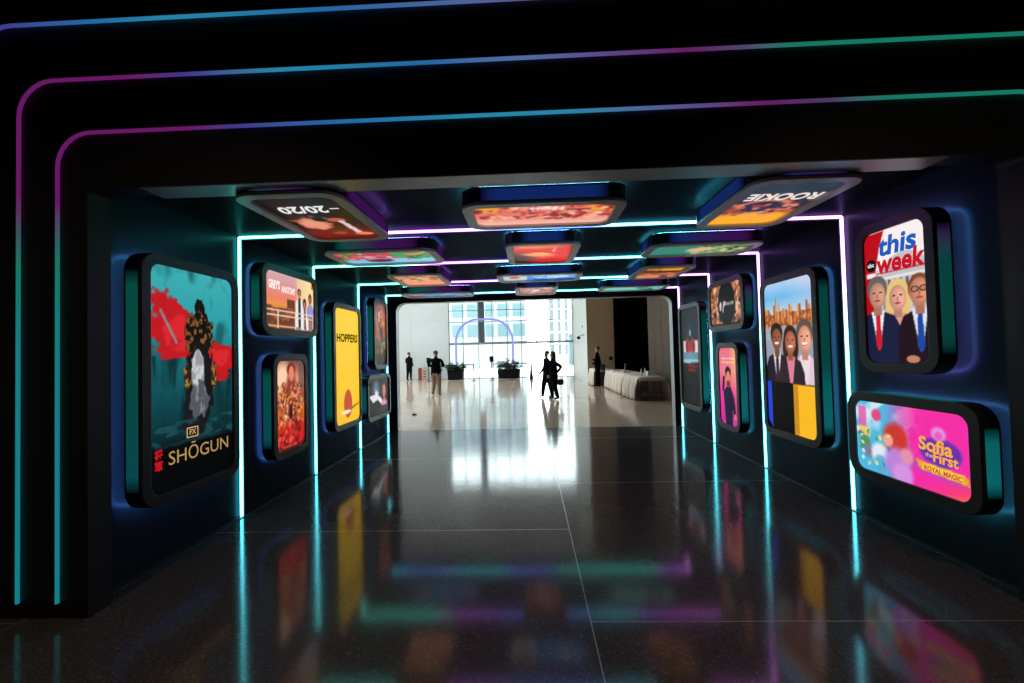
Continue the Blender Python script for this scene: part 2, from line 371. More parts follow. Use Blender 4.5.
for i, (x0, x1, z1, r) in enumerate(((-2.985, 3.165, 3.075, 0.215), (-3.245, 3.43, 3.425, 0.23), (-3.545, 3.705, 3.80, 0.24))):
    base = arch(x0, x1, z1, r, seg=8, z0=0.10); path = []
    for p, q in zip(base[:-1], base[1:]):
        d = math.dist(p, q); n = max(1, int(d/0.12))
        path += [(p[0]+(q[0]-p[0])*k/n, p[1]+(q[1]-p[1])*k/n) for k in range(n)]
    path.append(base[-1])
    def colf(p, x0=x0, x1=x1, z1=z1, st=neon_stops[i][0]):
        if p[2] > z1-0.30: return ramp(st, p[0])
        if p[0] < 0: return ramp(vert_left, p[2])
        return N_G
    o = empty('neon_line', (x0, YF, 0.0)); tag(o, 'thin neon line outlining the black tunnel front, %s of three' % ('innermost', 'middle one', 'outermost')[i], 'neon light', 'neon outlines on the tunnel front')
    m = MB().tube([(x, YF-0.013, z) for x, z in path], 0.0115, 6, col=colf)
    m.v = [(x-x0, y-YF, z) for x, y, z in m.v]
    m.build('neon_tube', M['led'], o, smooth=True)

# ------------------------------------------------------------------ lit pictures: drawn in code as coloured point grids
class Art:
    def __init__(s, w, h, cell, seed=1):
        s.w, s.h = w, h; s.nx = max(8, int(w/cell)); s.ny = max(8, int(h/cell))
        s.x, s.y = np.meshgrid(np.linspace(0, w, s.nx+1), np.linspace(0, h, s.ny+1))
        s.u, s.v = s.x/w, s.y/h; s.c = np.zeros(s.x.shape+(3,)); s.rng = np.random.RandomState(seed)
        s.px = cell
    def noise(s, sx, sy=None, octs=3):
        sy = sy or sx; out = np.zeros_like(s.x); amp = 1.0; tot = 0
        for o in range(octs):
            gx, gy = max(2, int(s.w*sx*2**o)+2), max(2, int(s.h*sy*2**o)+2)
            g = s.rng.rand(gy+2, gx+2); X = s.u*gx; Y = s.v*gy
            i = np.minimum(X.astype(int), gx-1); j = np.minimum(Y.astype(int), gy-1); fx = X-i; fy = Y-j
            fx = fx*fx*(3-2*fx); fy = fy*fy*(3-2*fy)
            out += amp*((g[j, i]*(1-fx)+g[j, i+1]*fx)*(1-fy)+(g[j+1, i]*(1-fx)+g[j+1, i+1]*fx)*fy); tot += amp; amp *= 0.55
        return out/tot
    def mix(s, m, c):
        m = np.clip(m, 0, 1)[..., None]; s.c = s.c*(1-m)+np.asarray(c, float)*m; return s
    def vg(s, stops):
        for k in range(3): s.c[..., k] = np.interp(s.v, [t[0] for t in stops], [t[1][k] for t in stops])
        return s
    def ell(s, cx, cy, rx, ry, c, soft=0.12, rot=0.0, a=1.0):      # centre in 0..1, radii in parts of the width
        dx = s.x-cx*s.w; dy = s.y-cy*s.h; ca, sa = math.cos(rot), math.sin(rot)
        d = np.sqrt(((dx*ca+dy*sa)/(rx*s.w))**2+((-dx*sa+dy*ca)/(ry*s.w))**2)
        return s.mix(a*np.clip((1-d)/max(soft, 1e-3)+0.5, 0, 1), c)
    def poly(s, pts, c, a=1.0):
        ins = np.zeros(s.x.shape, bool); n = len(pts)
        for i in range(n):
            x0, y0 = pts[i]; x1, y1 = pts[(i+1) % n]
            if y0 == y1: continue
            cr = ((y0 > s.v) != (y1 > s.v)) & (s.u < (x1-x0)*(s.v-y0)/(y1-y0)+x0); ins ^= cr
        m = ins.astype(float); k = np.pad(m, 1, mode='edge')
        m = (k[:-2, 1:-1]+k[2:, 1:-1]+k[1:-1, :-2]+k[1:-1, 2:]+2*m)/6
        return s.mix(a*m, c)
    def rect(s, x0, y0, x1, y1, c, a=1.0): return s.poly([(x0, y0), (x1, y0), (x1, y1), (x0, y1)], c, a)
    def grain(s, sc, amt, octs=3):
        n = s.noise(sc, octs=octs); s.c = s.c*(1+(n[..., None]-0.5)*2*amt); return s
    def blots(s, n, reg, r, cols, soft=0.4, a=0.8):
        x0, y0, x1, y1 = reg
        for _ in range(n):
            s.ell(s.rng.uniform(x0, x1), s.rng.uniform(y0, y1), s.rng.uniform(*r), s.rng.uniform(*r)*1.2, cols[s.rng.randint(len(cols))], soft, s.rng.uniform(0, 3), a)
        return s
    def scribble(s, x0, y0, x1, y1, n, c, th=0.25):                 # a row of small upright strokes: lettering too small to read
        h = y1-y0; step = (x1-x0)/n
        for i in range(n):
            a = x0+i*step; w = step*0.72; k = s.rng.randint(3)
            s.rect(a, y0, a+w*th*1.4, y1, c)
            if k != 1: s.rect(a, y1-h*th, a+w, y1, c)
            if k != 2: s.rect(a+w*(1-th), y0, a+w, y1, c)
            s.rect(a, y0+h*0.4, a+w, y0+h*(0.4+th), c)
        return s
    def bust(s, cx, top, sc, skin, hair, coat, shirt=(240, 240, 240), tie=None, long_hair=False, glasses=False, wide=1.0, bottom=0.0, bald=False):
        # head and shoulders, sc = head height as part of the picture width
        A = s.w/s.h; hh = sc*A; cy = top-hh*0.5
        if long_hair: s.ell(cx, cy-hh*0.25, sc*0.50, sc*0.72, hair, 0.15)
        sh = cy-hh*0.75
        s.poly([(cx-sc*1.05*wide, bottom), (cx-sc*1.0*wide, sh-hh*0.45), (cx-sc*0.75*wide, sh-hh*0.05), (cx-sc*0.25, sh+hh*0.12), (cx+sc*0.25, sh+hh*0.12), (cx+sc*0.75*wide, sh-hh*0.05), (cx+sc*1.0*wide, sh-hh*0.45), (cx+sc*1.05*wide, bottom)], coat)
        s.poly([(cx-sc*0.28, sh+hh*0.14), (cx+sc*0.28, sh+hh*0.14), (cx+sc*0.04, sh-hh*1.15), (cx-sc*0.04, sh-hh*1.15)], shirt)
        if tie is not None:
            s.poly([(cx-sc*0.08, sh+hh*0.05), (cx+sc*0.08, sh+hh*0.05), (cx+sc*0.13, sh-hh*1.0), (cx, sh-hh*1.2), (cx-sc*0.13, sh-hh*1.0)], tie)
        s.rect(cx-sc*0.16, sh, cx+sc*0.16, cy, [v*0.82 for v in skin])
        if not bald: s.ell(cx, cy+hh*0.17, sc*0.42, sc*0.42, hair, 0.12); s.ell(cx, cy+hh*0.02, sc*0.40, sc*0.30, hair, 0.12)
        else: s.ell(cx, cy+hh*0.05, sc*0.39, sc*0.44, hair, 0.12)
        s.ell(cx, cy-hh*0.07, sc*0.335, sc*0.43, [v*0.86 for v in skin], 0.12); s.ell(cx+sc*0.05, cy-hh*0.06, sc*0.26, sc*0.36, skin, 0.5)
        s.ell(cx+sc*0.13, cy-hh*0.08, sc*0.16, sc*0.26, [min(255, v*1.12) for v in skin], 0.6, a=0.7)
        for e in (-1, 1): s.ell(cx+e*sc*0.14, cy+hh*0.02, sc*0.06, sc*0.03, (50, 34, 30), 0.4)
        s.ell(cx, cy-hh*0.11, sc*0.05, sc*0.09, [v*0.84 for v in skin], 0.6)
        s.ell(cx, cy-hh*0.25, sc*0.13, sc*0.035, (165, 70, 66), 0.4)
        if glasses:
            for e in (-1, 1):
                s.ell(cx+e*sc*0.15, cy+hh*0.02, sc*0.14, sc*0.10, (40, 26, 22), 0.2); s.ell(cx+e*sc*0.15, cy+hh*0.02, sc*0.10, sc*0.065, [v*0.9 for v in skin], 0.2)
        return s
    def mesh(s, name, gain=1.0):
        n = s.x.size; co = np.zeros((n, 3), np.float32); co[:, 0] = s.x.ravel()-s.w/2; co[:, 1] = s.y.ravel()-s.h/2
        idx = np.arange(n).reshape(s.x.shape)
        q = np.stack([idx[:-1, :-1], idx[:-1, 1:], idx[1:, 1:], idx[1:, :-1]], -1).reshape(-1, 4)
        me = bpy.data.meshes.new(name); me.vertices.add(n); me.vertices.foreach_set('co', co.ravel())
        me.loops.add(q.size); me.loops.foreach_set('vertex_index', q.ravel().astype(np.int32))
        me.polygons.add(len(q)); me.polygons.foreach_set('loop_start', np.arange(0, q.size, 4, dtype=np.int32))
        me.update(calc_edges=True)
        col = np.ones((n, 4), np.float32); col[:, :3] = lin(np.clip(s.c, 0, 255)).reshape(-1, 3)*gain
        me.attributes.new('Col', 'FLOAT_COLOR', 'POINT').data.foreach_set('color', col.ravel())
        return me
def text(parent, body, x, y, size, col, width=None, shear=0.0, bold=0.0, align='CENTER', z=0.004, rot=0.0, name='lettering', strength=1.0):
    cu = bpy.data.curves.new('lettering', 'FONT'); cu.body = body; cu.size = size; cu.shear = shear; cu.offset = bold
    cu.align_x = align; cu.align_y = 'CENTER'; cu.resolution_u = 3
    t = bpy.data.objects.new('lettering', cu); C.objects.link(t)
    dg = bpy.context.evaluated_depsgraph_get(); me = bpy.data.meshes.new_from_object(t.evaluated_get(dg))
    bpy.data.objects.remove(t); bpy.data.curves.remove(cu)
    n = len(me.vertices); co = np.zeros(n*3, np.float32); me.vertices.foreach_get('co', co); co = co.reshape(-1, 3)
    sx = 1.0
    if width and n: sx = width/max(1e-4, co[:, 0].max()-co[:, 0].min())
    co[:, 0] *= sx; co[:, 2] = 0; me.vertices.foreach_set('co', co.ravel()); me.materials.clear(); me.materials.append(emit(col, strength))
    o = bpy.data.objects.new(name, me); link(o, parent); o.location = (x, y, z); o.rotation_euler = (0, 0, rot); return o
def plate(parent, pts, col, z, name='print_shape'):
    m = MB(); m.add([(x, y, z) for x, y in pts], [tuple(range(len(pts)))]); return m.build(name, emit(col), parent)

# pictures ---------------------------------------------------------
def art_shogun(w, h):
    a = Art(w, h, 0.007, 3)
    a.vg([(0, (3, 5, 6)), (0.17, (4, 10, 12)), (0.24, (8, 44, 50)), (0.36, (12, 66, 74)), (0.55, (20, 104, 112)), (0.75, (44, 158, 164)), (1, (62, 174, 180))])
    n = a.noise(5, 3); a.mix(np.clip((n-0.5)*3, 0, 0.6)*(a.v > 0.2), (12, 62, 68))
    n = a.noise(10, 2); a.mix(np.clip((n-0.5)*4, 0, 0.75)*((a.v > 0.25) & (a.v < 0.60)), (7, 36, 42))
    n = a.noise(11, 11, 4)
    band = np.exp(-((a.v-(0.86-0.36*a.u))/0.12)**2)*np.exp(-((a.u-0.35)/0.48)**2)+0.9*np.exp(-(((a.u-0.88)/0.30)**2+((a.v-0.60)/0.085)**2))+0.7*np.exp(-(((a.u-0.18)/0.25)**2+((a.v-0.66)/0.10)**2))
    a.mix(np.clip((band*1.1+n-1.0)*7, 0, 1), (192, 24, 32)); a.mix(np.clip((band+n-1.45)*6, 0, 0.6), (232, 48, 54))
    # plain stand-in: dark tall mass with gold mottling and a pale streak
    D = (16, 13, 12); n1 = a.noise(26, 20, 3); n2 = a.noise(40, 30, 2)
    def mass(cx, cy, rx, ry, col, rag=0.5):
        d = np.sqrt(((a.u-cx)/rx)**2+((a.v-cy)/ry)**2)+(n1-0.5)*rag; m = np.clip((1-d)*9, 0, 1); a.mix(m, col); return m
    mass(0.56, 0.83, 0.07, 0.05, D); m = mass(0.55, 0.70, 0.20, 0.12, D); a.mix(m*np.clip((n2-0.55)*9, 0, 0.85), (150, 104, 40))
    mass(0.56, 0.47, 0.20, 0.22, (20, 18, 20)); mass(0.50, 0.32, 0.15, 0.13, (24, 24, 28), 0.6)
    for x in (0.40, 0.74):
        m = mass(x, 0.50, 0.042, 0.07, (40, 30, 18), 0.9); a.mix(m*np.clip((n2-0.48)*6, 0, 0.9), (176, 128, 50))
    m = mass(0.53, 0.53, 0.085, 0.11, (150, 152, 156), 0.5); a.mix(m*np.clip((n1-0.45)*5, 0, 0.8), (214, 216, 220)); m = mass(0.55, 0.39, 0.12, 0.09, (84, 86, 92), 0.8); a.mix(m*np.clip((n1-0.5)*6, 0, 0.8), (140, 142, 148))
    a.poly([(0.10, 0.80), (0.12, 0.81), (0.30, 0.66), (0.28, 0.65)], (130, 150, 155), 0.8)
    n = a.noise(8, 22); a.mix(np.clip((n-0.5)*4, 0, 0.5)*((a.v > 0.19) & (a.v < 0.30)), (40, 104, 110))
    a.mix(np.clip((0.215-a.v)*22, 0, 0.97), (3, 4, 5)); return a
def txt_shogun(sc, w, h):
    text(sc, 'SHŌGUN', 0.055, -0.625, 0.15, (178, 142, 84), 0.67)
    text(sc, '将', -0.375, -0.575, 0.08, (205, 20, 34), None, bold=0.002); text(sc, '軍', -0.375, -0.66, 0.08, (205, 20, 34), None, bold=0.002)
    text(sc, 'FX', -0.04, -0.455, 0.062, (200, 168, 110), 0.07, bold=0.001)
    m = MB(); m.ring(rrect(0.125, 0.085, 0.006, 2), rrect(0.107, 0.067, 0.004, 2), 0.003, 0.004); o = m.build('logo_frame', emit((200, 168, 110)), sc)
    o.location = (-0.04, -0.455, 0)
def art_balcony(w, h):
    a = Art(w, h, 0.008, 5)
    a.vg([(0, (110, 56, 30)), (0.22, (150, 76, 40)), (0.42, (236, 150, 70)), (0.55, (238, 130, 100)), (0.8, (222, 150, 150)), (1, (214, 170, 180))])
    a.mix(np.clip((a.u-0.55)*3, 0, 1)*(a.v > 0.3), (252, 218, 150))
    a.rect(0.62, 0.3, 1, 1, (252, 226, 170), 0.5)
    for x0, x1, t in ((0, 0.12, 0.40), (0.12, 0.25, 0.36), (0.25, 0.41, 0.38), (0.41, 0.57, 0.56)): a.rect(x0, 0.1, x1, t, (104, 58, 38))
    a.rect(0.96, 0.86, 1, 1, (150, 70, 30)); n = a.noise(14); a.mix(np.clip((n-0.55)*5, 0, 0.7)*((a.v < 0.4) & (a.u < 0.55)), (190, 100, 40))
    a.rect(0.57, 0, 1, 0.2, (150, 128, 112))
    def fig(cx, top, sc, coat, inner, hair, b=0.06, longh=False):
        A = w/h; hh = sc*A
        a.poly([(cx-sc*1.0, b), (cx-sc*0.95, top-hh*1.9), (cx-sc*0.4, top-hh*1.25), (cx+sc*0.4, top-hh*1.25), (cx+sc*0.95, top-hh*1.9), (cx+sc*1.0, b)], coat)
        a.poly([(cx-sc*0.32, b), (cx-sc*0.3, top-hh*1.2), (cx+sc*0.3, top-hh*1.2), (cx+sc*0.32, b)], inner)
        a.ell(cx, top-hh*0.45, sc*0.5, sc*(0.75 if longh else 0.55), hair, 0.15); a.ell(cx, top-hh*0.62, sc*0.34, sc*0.45, (176, 112, 84), 0.15)
    fig(0.67, 0.80, 0.085, (240, 234, 230), (34, 44, 60), (70, 50, 40)); fig(0.79, 0.60, 0.085, (244, 238, 232), (120, 60, 60), (60, 30, 20), 0.02, True)
    fig(0.92, 0.72, 0.085, (150, 140, 210), (160, 150, 216), (90, 50, 30), 0.28, True)
    for yy in (0.32, 0.23): a.rect(0, yy, 1, yy+0.018, (236, 214, 196))
    for xx in (0.22, 0.57, 0.76, 0.97): a.rect(xx, 0, xx+0.018, 0.33, (236, 214, 196))
    a.rect(0, 0.03, 0.57, 0.055, (236, 190, 150)); return a
def txt_balcony(sc, w, h):
    text(sc, "GREY'S", -0.36, 0.165, 0.125, (255, 244, 240), 0.22, bold=0.006); text(sc, 'ANATOMY', -0.07, 0.135, 0.105, (255, 244, 240), 0.30, bold=0.004)
def art_crowd(w, h):
    a = Art(w, h, 0.008, 9)
    a.vg([(0, (90, 20, 14)), (0.1, (170, 36, 26)), (0.25, (196, 50, 30)), (0.4, (210, 110, 40)), (0.6, (206, 110, 70)), (0.8, (226, 150, 120)), (1, (120, 70, 60))])
    a.ell(0.22, 0.80, 0.26, 0.32, (255, 210, 170), 0.9); a.rect(0.8, 0.5, 1, 1, (96, 84, 82), 0.7)
    a.ell(0.52, 0.55, 0.22, 0.55, (150, 60, 44), 0.4); a.ell(0.52, 0.90, 0.15, 0.13, (110, 34, 30), 0.3); a.ell(0.53, 0.855, 0.10, 0.15, (230, 130, 104), 0.3)
    for x, y, r, c in ((0.25, 0.70, 0.07, (240, 160, 130)), (0.80, 0.68, 0.07, (200, 130, 120)), (0.22, 0.52, 0.06, (250, 170, 130)), (0.70, 0.50, 0.06, (230, 130, 90)), (0.3, 0.38, 0.06, (250, 200, 160)), (0.8, 0.42, 0.06, (230, 150, 90))):
        a.ell(x, y-0.04, r*1.6, r*2.2, (180, 84, 44), 0.6); a.ell(x, y, r, r*1.3, c, 0.4); a.ell(x, y+0.03, r, r*0.7, (100, 44, 28), 0.5)
    a.blots(150, (0.05, 0.28, 0.95, 0.74), (0.012, 0.045), [(220, 90, 40), (240, 170, 60), (130, 40, 30), (250, 190, 150), (90, 40, 40)], 0.4, 0.7)
    a.blots(50, (0.05, 0.06, 0.95, 0.30), (0.02, 0.08), [(220, 34, 40), (160, 20, 26), (240, 90, 70), (110, 16, 20)], 0.4, 0.8)
    a.ell(0.5, 0.42, 0.06, 0.14, (50, 20, 20), 0.4); a.scribble(0.25, 0.025, 0.75, 0.045, 12, (235, 190, 150)); return a
def art_yellow(w, h):
    a = Art(w, h, 0.009, 2); a.vg([(0, (250, 196, 34)), (0.5, (252, 204, 40)), (1, (250, 208, 52))]); a.grain(3, 0.02)
    a.poly([(0.34, 0.10), (0.98, 0.155), (0.96, 0.14), (0.55, 0.095)], (90, 66, 20), 0.8)
    a.ell(0.50, 0.165, 0.17, 0.24, (196, 74, 44), 0.12); a.ell(0.42, 0.095, 0.2, 0.035, (250, 226, 200), 0.3); return a
def txt_yellow(sc, w, h):
    text(sc, 'HOPPERS', 0.0, 0.42, 0.17, (30, 22, 6), 0.78, bold=0.005)
def art_ember(w, h):
    a = Art(w, h, 0.012, 12); a.vg([(0, (30, 30, 28)), (0.2, (70, 44, 30)), (0.35, (70, 90, 66)), (0.5, (160, 76, 40)), (0.8, (190, 80, 46)), (1, (70, 60, 70))])
    a.ell(0.5, 0.68, 0.32, 0.55, (204, 96, 52), 0.7); a.ell(0.45, 0.72, 0.16, 0.4, (60, 58, 66), 0.4); a.ell(0.42, 0.78, 0.1, 0.2, (170, 172, 180), 0.5); a.ell(0.6, 0.52, 0.14, 0.3, (40, 44, 46), 0.4)
    a.blots(50, (0.1, 0.2, 0.9, 0.9), (0.03, 0.09), [(220, 110, 50), (90, 40, 30), (50, 60, 60), (230, 170, 90), (160, 40, 36)], 0.4, 0.55); return a
def art_spark(w, h):
    a = Art(w, h, 0.012, 13); a.vg([(0, (20, 18, 16)), (0.5, (28, 26, 26)), (1, (24, 26, 28))])
    a.ell(0.35, 0.7, 0.16, 0.16, (90, 110, 130), 0.8); a.poly([(0.02, 0.56), (0.3, 0.58), (0.34, 0.74), (0.42, 0.56), (0.75, 0.3), (0.72, 0.2), (0.4, 0.42), (0.2, 0.36)], (226, 226, 230))
    a.bust(0.74, 0.88, 0.26, (214, 120, 90), (44, 22, 18), (190, 140, 160), (214, 160, 170), long_hair=True, wide=0.7); a.blots(8, (0.3, 0.3, 0.6, 0.8), (0.01, 0.03), [(240, 240, 250)], 0.5, 0.8); a.rect(0, 0, 1, 0.22, (26, 20, 16), 0.8); return a
def art_week(w, h):
    a = Art(w, h, 0.0065, 4); a.vg([(0, (240, 236, 236)), (1, (250, 240, 240))])
    a.poly([(0, 0.3), (0, 1), (0.36, 1), (0.26, 0.86), (0.20, 0.72), (0.20, 0.3)], (186, 12, 24)); a.rect(0.20, 0.3, 0.34, 0.66, (226, 190, 192)); a.rect(0.34, 0.3, 0.44, 0.64, (190, 30, 40))
    # domed building with columns
    a.ell(0.66, 0.58, 0.42, 0.42, (196, 194, 196), 0.05); a.rect(0.2, 0.3, 1, 0.54, (206, 204, 206)); a.rect(0.24, 0.625, 1, 0.645, (232, 230, 230))
    for k in range(8): a.rect(0.30+k*0.095, 0.55, 0.345+k*0.095, 0.62, (96, 92, 100))
    for k in range(8): a.rect(0.30+k*0.095, 0.40, 0.345+k*0.095, 0.50, (150, 146, 150))
    a.rect(0.0, 0.675, 1.0, 0.683, (200, 60, 80)); a.rect(0.03, 0.655, 0.2, 0.69, (246, 240, 240)); a.scribble(0.22, 0.692, 0.98, 0.706, 26, (120, 140, 190))
    a.bust(0.54, 0.60, 0.40, (226, 160, 140), (232, 196, 120), (66, 16, 28), (226, 160, 140), long_hair=True, wide=0.8)
    a.bust(0.20, 0.645, 0.42, (206, 146, 122), (104, 98, 94), (24, 30, 62), (236, 236, 242), (206, 24, 50), wide=0.9)
    a.bust(0.87, 0.63, 0.42, (212, 140, 110), (130, 70, 40), (34, 16, 28), (226, 232, 244), (30, 70, 160), glasses=True, bald=True, wide=0.8)
    a.ell(0.74, 0.03, 0.10, 0.05, (196, 130, 104), 0.3); return a
def txt_week(sc, w, h):
    text(sc, 'this', 0.035, 0.405, 0.215, (30, 92, 190), 0.36, 0.12, 0.007); text(sc, 'week', 0.05, 0.262, 0.215, (200, 18, 36), 0.45, 0.12, 0.007)
    m = MB(); m.add([(0.052*math.cos(k*math.pi/12), 0.052*math.sin(k*math.pi/12), 0.003) for k in range(24)], [tuple(range(24))])
    o = m.build('round_logo', emit((14, 10, 12)), sc); o.location = (-0.225, 0.275, 0)
    text(sc, 'abc', -0.225, 0.278, 0.052, (240, 236, 236), 0.07, 0, 0.001)
def art_pinkblue(w, h):
    a = Art(w, h, 0.008, 6)
    a.c[...] = np.array((244, 46, 168)); t = np.clip((a.u-0.30)/0.26, 0, 1); a.c = a.c*t[..., None]+np.array((80, 184, 226))*(1-t[..., None])
    n = a.noise(8); a.mix(np.clip((n-0.45)*4, 0, 0.8)*np.clip((0.55-a.u)*4, 0, 1)*np.clip((a.v-0.45)*3, 0, 1), (236, 244, 250))
    a.mix(np.exp(-((a.u-0.50)/0.09)**2)*np.clip((a.v-0.2)*2, 0, 1)*0.7*(a.noise(14) > 0.45), (236, 120, 190))
    a.mix(np.clip(0.9-np.abs(a.v-0.16-0.3*(1-a.u))*9, 0, 1)*np.clip((a.u-0.35)*3, 0, 0.8), (150, 90, 190))
    a.mix(np.clip((a.u+ (0.3-a.v)*1.3-0.92)*3, 0, 1), (250, 60, 120)); a.mix(np.clip((a.u-a.v*2-0.75)*4, 0, 0.7), (255, 110, 80))
    # plain round patches of colour in place of the drawn figures
    a.rect(0.03, 0.62, 0.11, 0.93, (232, 90, 170), 0.85); a.rect(0.02, 0.50, 0.15, 0.63, (246, 206, 110), 0.85)
    for x, y, r, c in ((0.22, 0.82, 0.05, (230, 60, 120)), (0.09, 0.40, 0.055, (90, 140, 70)), (0.13, 0.28, 0.06, (120, 130, 150)), (0.24, 0.28, 0.085, (236, 240, 248)), (0.25, 0.14, 0.07, (70, 180, 210)), (0.40, 0.55, 0.115, (206, 52, 32)), (0.41, 0.22, 0.12, (196, 130, 220)), (0.50, 0.34, 0.06, (226, 150, 170)), (0.46, 0.08, 0.09, (214, 150, 226)), (0.33, 0.50, 0.05, (240, 176, 150))):
        a.ell(x, y, r, r, c, 0.45, a=0.92)
    a.blots(26, (0.0, 0.05, 0.34, 0.6), (0.006, 0.02), [(240, 220, 120), (250, 250, 255), (60, 150, 80), (230, 110, 170), (110, 80, 140)], 0.5, 0.8)
    a.ell(0.775, 0.50, 0.165, 0.105, (132, 62, 180), 0.06); a.ell(0.775, 0.50, 0.15, 0.09, (112, 48, 166), 0.1)
    a.ell(0.77, 0.72, 0.055, 0.05, (226, 150, 226), 0.5); a.ell(0.77, 0.70, 0.03, 0.03, (240, 90, 190), 0.5)
    a.poly([(0.62, 0.34), (0.62, 0.24), (0.95, 0.20), (0.95, 0.30)], (250, 206, 60)); a.poly([(0.58, 0.36), (0.60, 0.27), (0.64, 0.26), (0.64, 0.34)], (232, 168, 40)); a.poly([(0.93, 0.31), (0.93, 0.21), (0.98, 0.18), (0.97, 0.27)], (232, 168, 40)); return a
def txt_pinkblue(sc, w, h):
    text(sc, 'Sofia', 0.25, 0.035, 0.135, (250, 176, 60), 0.27, 0.0, 0.004, rot=-0.05)
    text(sc, 'the', 0.20, -0.035, 0.045, (250, 214, 120), 0.06, rot=-0.05); text(sc, 'First', 0.325, -0.045, 0.105, (250, 176, 60), 0.19, 0.0, 0.003, rot=-0.05)
    text(sc, 'ROYAL MAGIC', 0.30, -0.143, 0.048, (206, 80, 60), 0.29, 0.0, 0.002, rot=-0.06)
def art_skyline(w, h):
    a = Art(w, h, 0.0085, 8)
    a.vg([(0, (4, 4, 5)), (0.345, (4, 4, 5)), (0.35, (140, 150, 160)), (0.62, (170, 190, 205)), (0.72, (240, 190, 130)), (0.80, (190, 210, 226)), (0.9, (110, 186, 236)), (1, (180, 208, 240))])
    a.mix(np.clip((a.v-0.78)*4, 0, 1)*np.clip((a.u-0.45)*1.6, 0, 0.85), (226, 214, 236))
    rr = a.rng
    for k in range(30):
        x = k/30.0; t = 0.78+rr.rand()*0.05+(0.05 if k in (6, 9, 16, 22, 26) else 0); a.rect(x, 0.66, x+0.036, t, [(214, 110, 40), (236, 150, 70), (160, 70, 30), (196, 120, 70)][k % 4], 0.9)
    a.rect(0.25, 0.78, 0.27, 0.90, (210, 130, 70)); n = a.noise(30); a.mix(np.clip((n-0.5)*6, 0, 0.8)*((a.v > 0.70) & (a.v < 0.79)), (130, 60, 30)); a.rect(0, 0.62, 1, 0.70, (160, 176, 190), 0.85)
    a.rect(0, 0.33, 1, 0.62, (150, 146, 156), 0.6)
    a.bust(0.25, 0.715, 0.32, (150, 84, 54), (34, 22, 20), (30, 26, 34), (220, 220, 230), (60, 30, 40), bottom=0.33, wide=0.8)
    a.bust(0.82, 0.72, 0.36, (232, 160, 132), (96, 80, 72), (226, 196, 210), (240, 216, 226), bottom=0.33, wide=0.85)
    a.bust(0.54, 0.69, 0.32, (186, 104, 76), (50, 26, 20), (40, 30, 38), (220, 130, 150), long_hair=True, bottom=0.33, wide=0.8)
    for x, y in ((0.25, 0.592), (0.54, 0.567), (0.82, 0.583)): a.ell(x, y, 0.05, 0.016, (250, 240, 236), 0.3)
    a.rect(0, 0, 1, 0.33, (4, 4, 5)); a.poly([(0.0, 0.06), (0.0, 0.33), (0.10, 0.33), (0.10, 0.0)], (36, 70, 210)); a.rect(0.57, 0, 1, 0.325, (250, 186, 34)); a.rect(0.57, 0, 0.66, 0.325, (206, 140, 24)); return a
def art_ring(w, h):
    a = Art(w, h, 0.010, 14); a.vg([(0, (130, 84, 60)), (1, (150, 90, 56))])
    a.blots(260, (0, 0, 1, 1), (0.012, 0.045), [(214, 140, 90), (240, 200, 150), (90, 50, 30), (40, 26, 24), (200, 96, 50), (230, 176, 160), (160, 110, 90)], 0.35, 0.85)
    a.ell(0.53, 0.55, 0.27, 0.33, (12, 13, 14), 0.06); a.ell(0.53, 0.28, 0.24, 0.16, (20, 26, 24), 0.2); a.rect(0, 0, 1, 0.06, (20, 20, 20), 0.8)
    a.poly([(0.30, 0.52), (0.34, 0.60), (0.38, 0.55), (0.36, 0.38), (0.32, 0.36)], (220, 206, 216)); a.poly([(0.40, 0.35), (0.44, 0.60), (0.52, 0.58), (0.50, 0.48), (0.45, 0.47), (0.43, 0.30)], (210, 196, 206))
    a.scribble(0.53, 0.46, 0.78, 0.55, 5, (210, 190, 200)); return a
def art_pinkman(w, h):
    a = Art(w, h, 0.010, 15); a.vg([(0, (206, 40, 160)), (0.4, (232, 60, 150)), (0.7, (240, 120, 150)), (1, (232, 110, 130))])
    a.mix(np.clip((a.u-0.55)*2.4, 0, 1)*np.clip((a.v-0.3)*2, 0, 1), (246, 180, 120)); a.scribble(0.12, 0.85, 0.88, 0.875, 11, (255, 240, 230)); a.scribble(0.12, 0.80, 0.88, 0.825, 12, (250, 214, 130))
    N = (22, 20, 50)
    a.poly([(0.28, 0.0), (0.22, 0.30), (0.20, 0.42), (0.40, 0.50), (0.62, 0.50), (0.80, 0.36), (0.88, 0.14), (0.74, 0.12), (0.70, 0.24), (0.68, 0.0)], N); a.poly([(0.22, 0.42), (0.12, 0.44), (0.20, 0.66), (0.30, 0.63), (0.26, 0.50)], N)
    a.ell(0.49, 0.60, 0.15, 0.24, (206, 110, 70), 0.15); a.ell(0.49, 0.68, 0.17, 0.16, (40, 20, 20), 0.2); a.ell(0.50, 0.60, 0.13, 0.2, (226, 134, 100), 0.15); a.ell(0.50, 0.53, 0.11, 0.1, (130, 50, 36), 0.3); a.ell(0.26, 0.66, 0.07, 0.07, (226, 140, 110), 0.2); a.ell(0.83, 0.12, 0.06, 0.08, (220, 130, 110), 0.2); return a
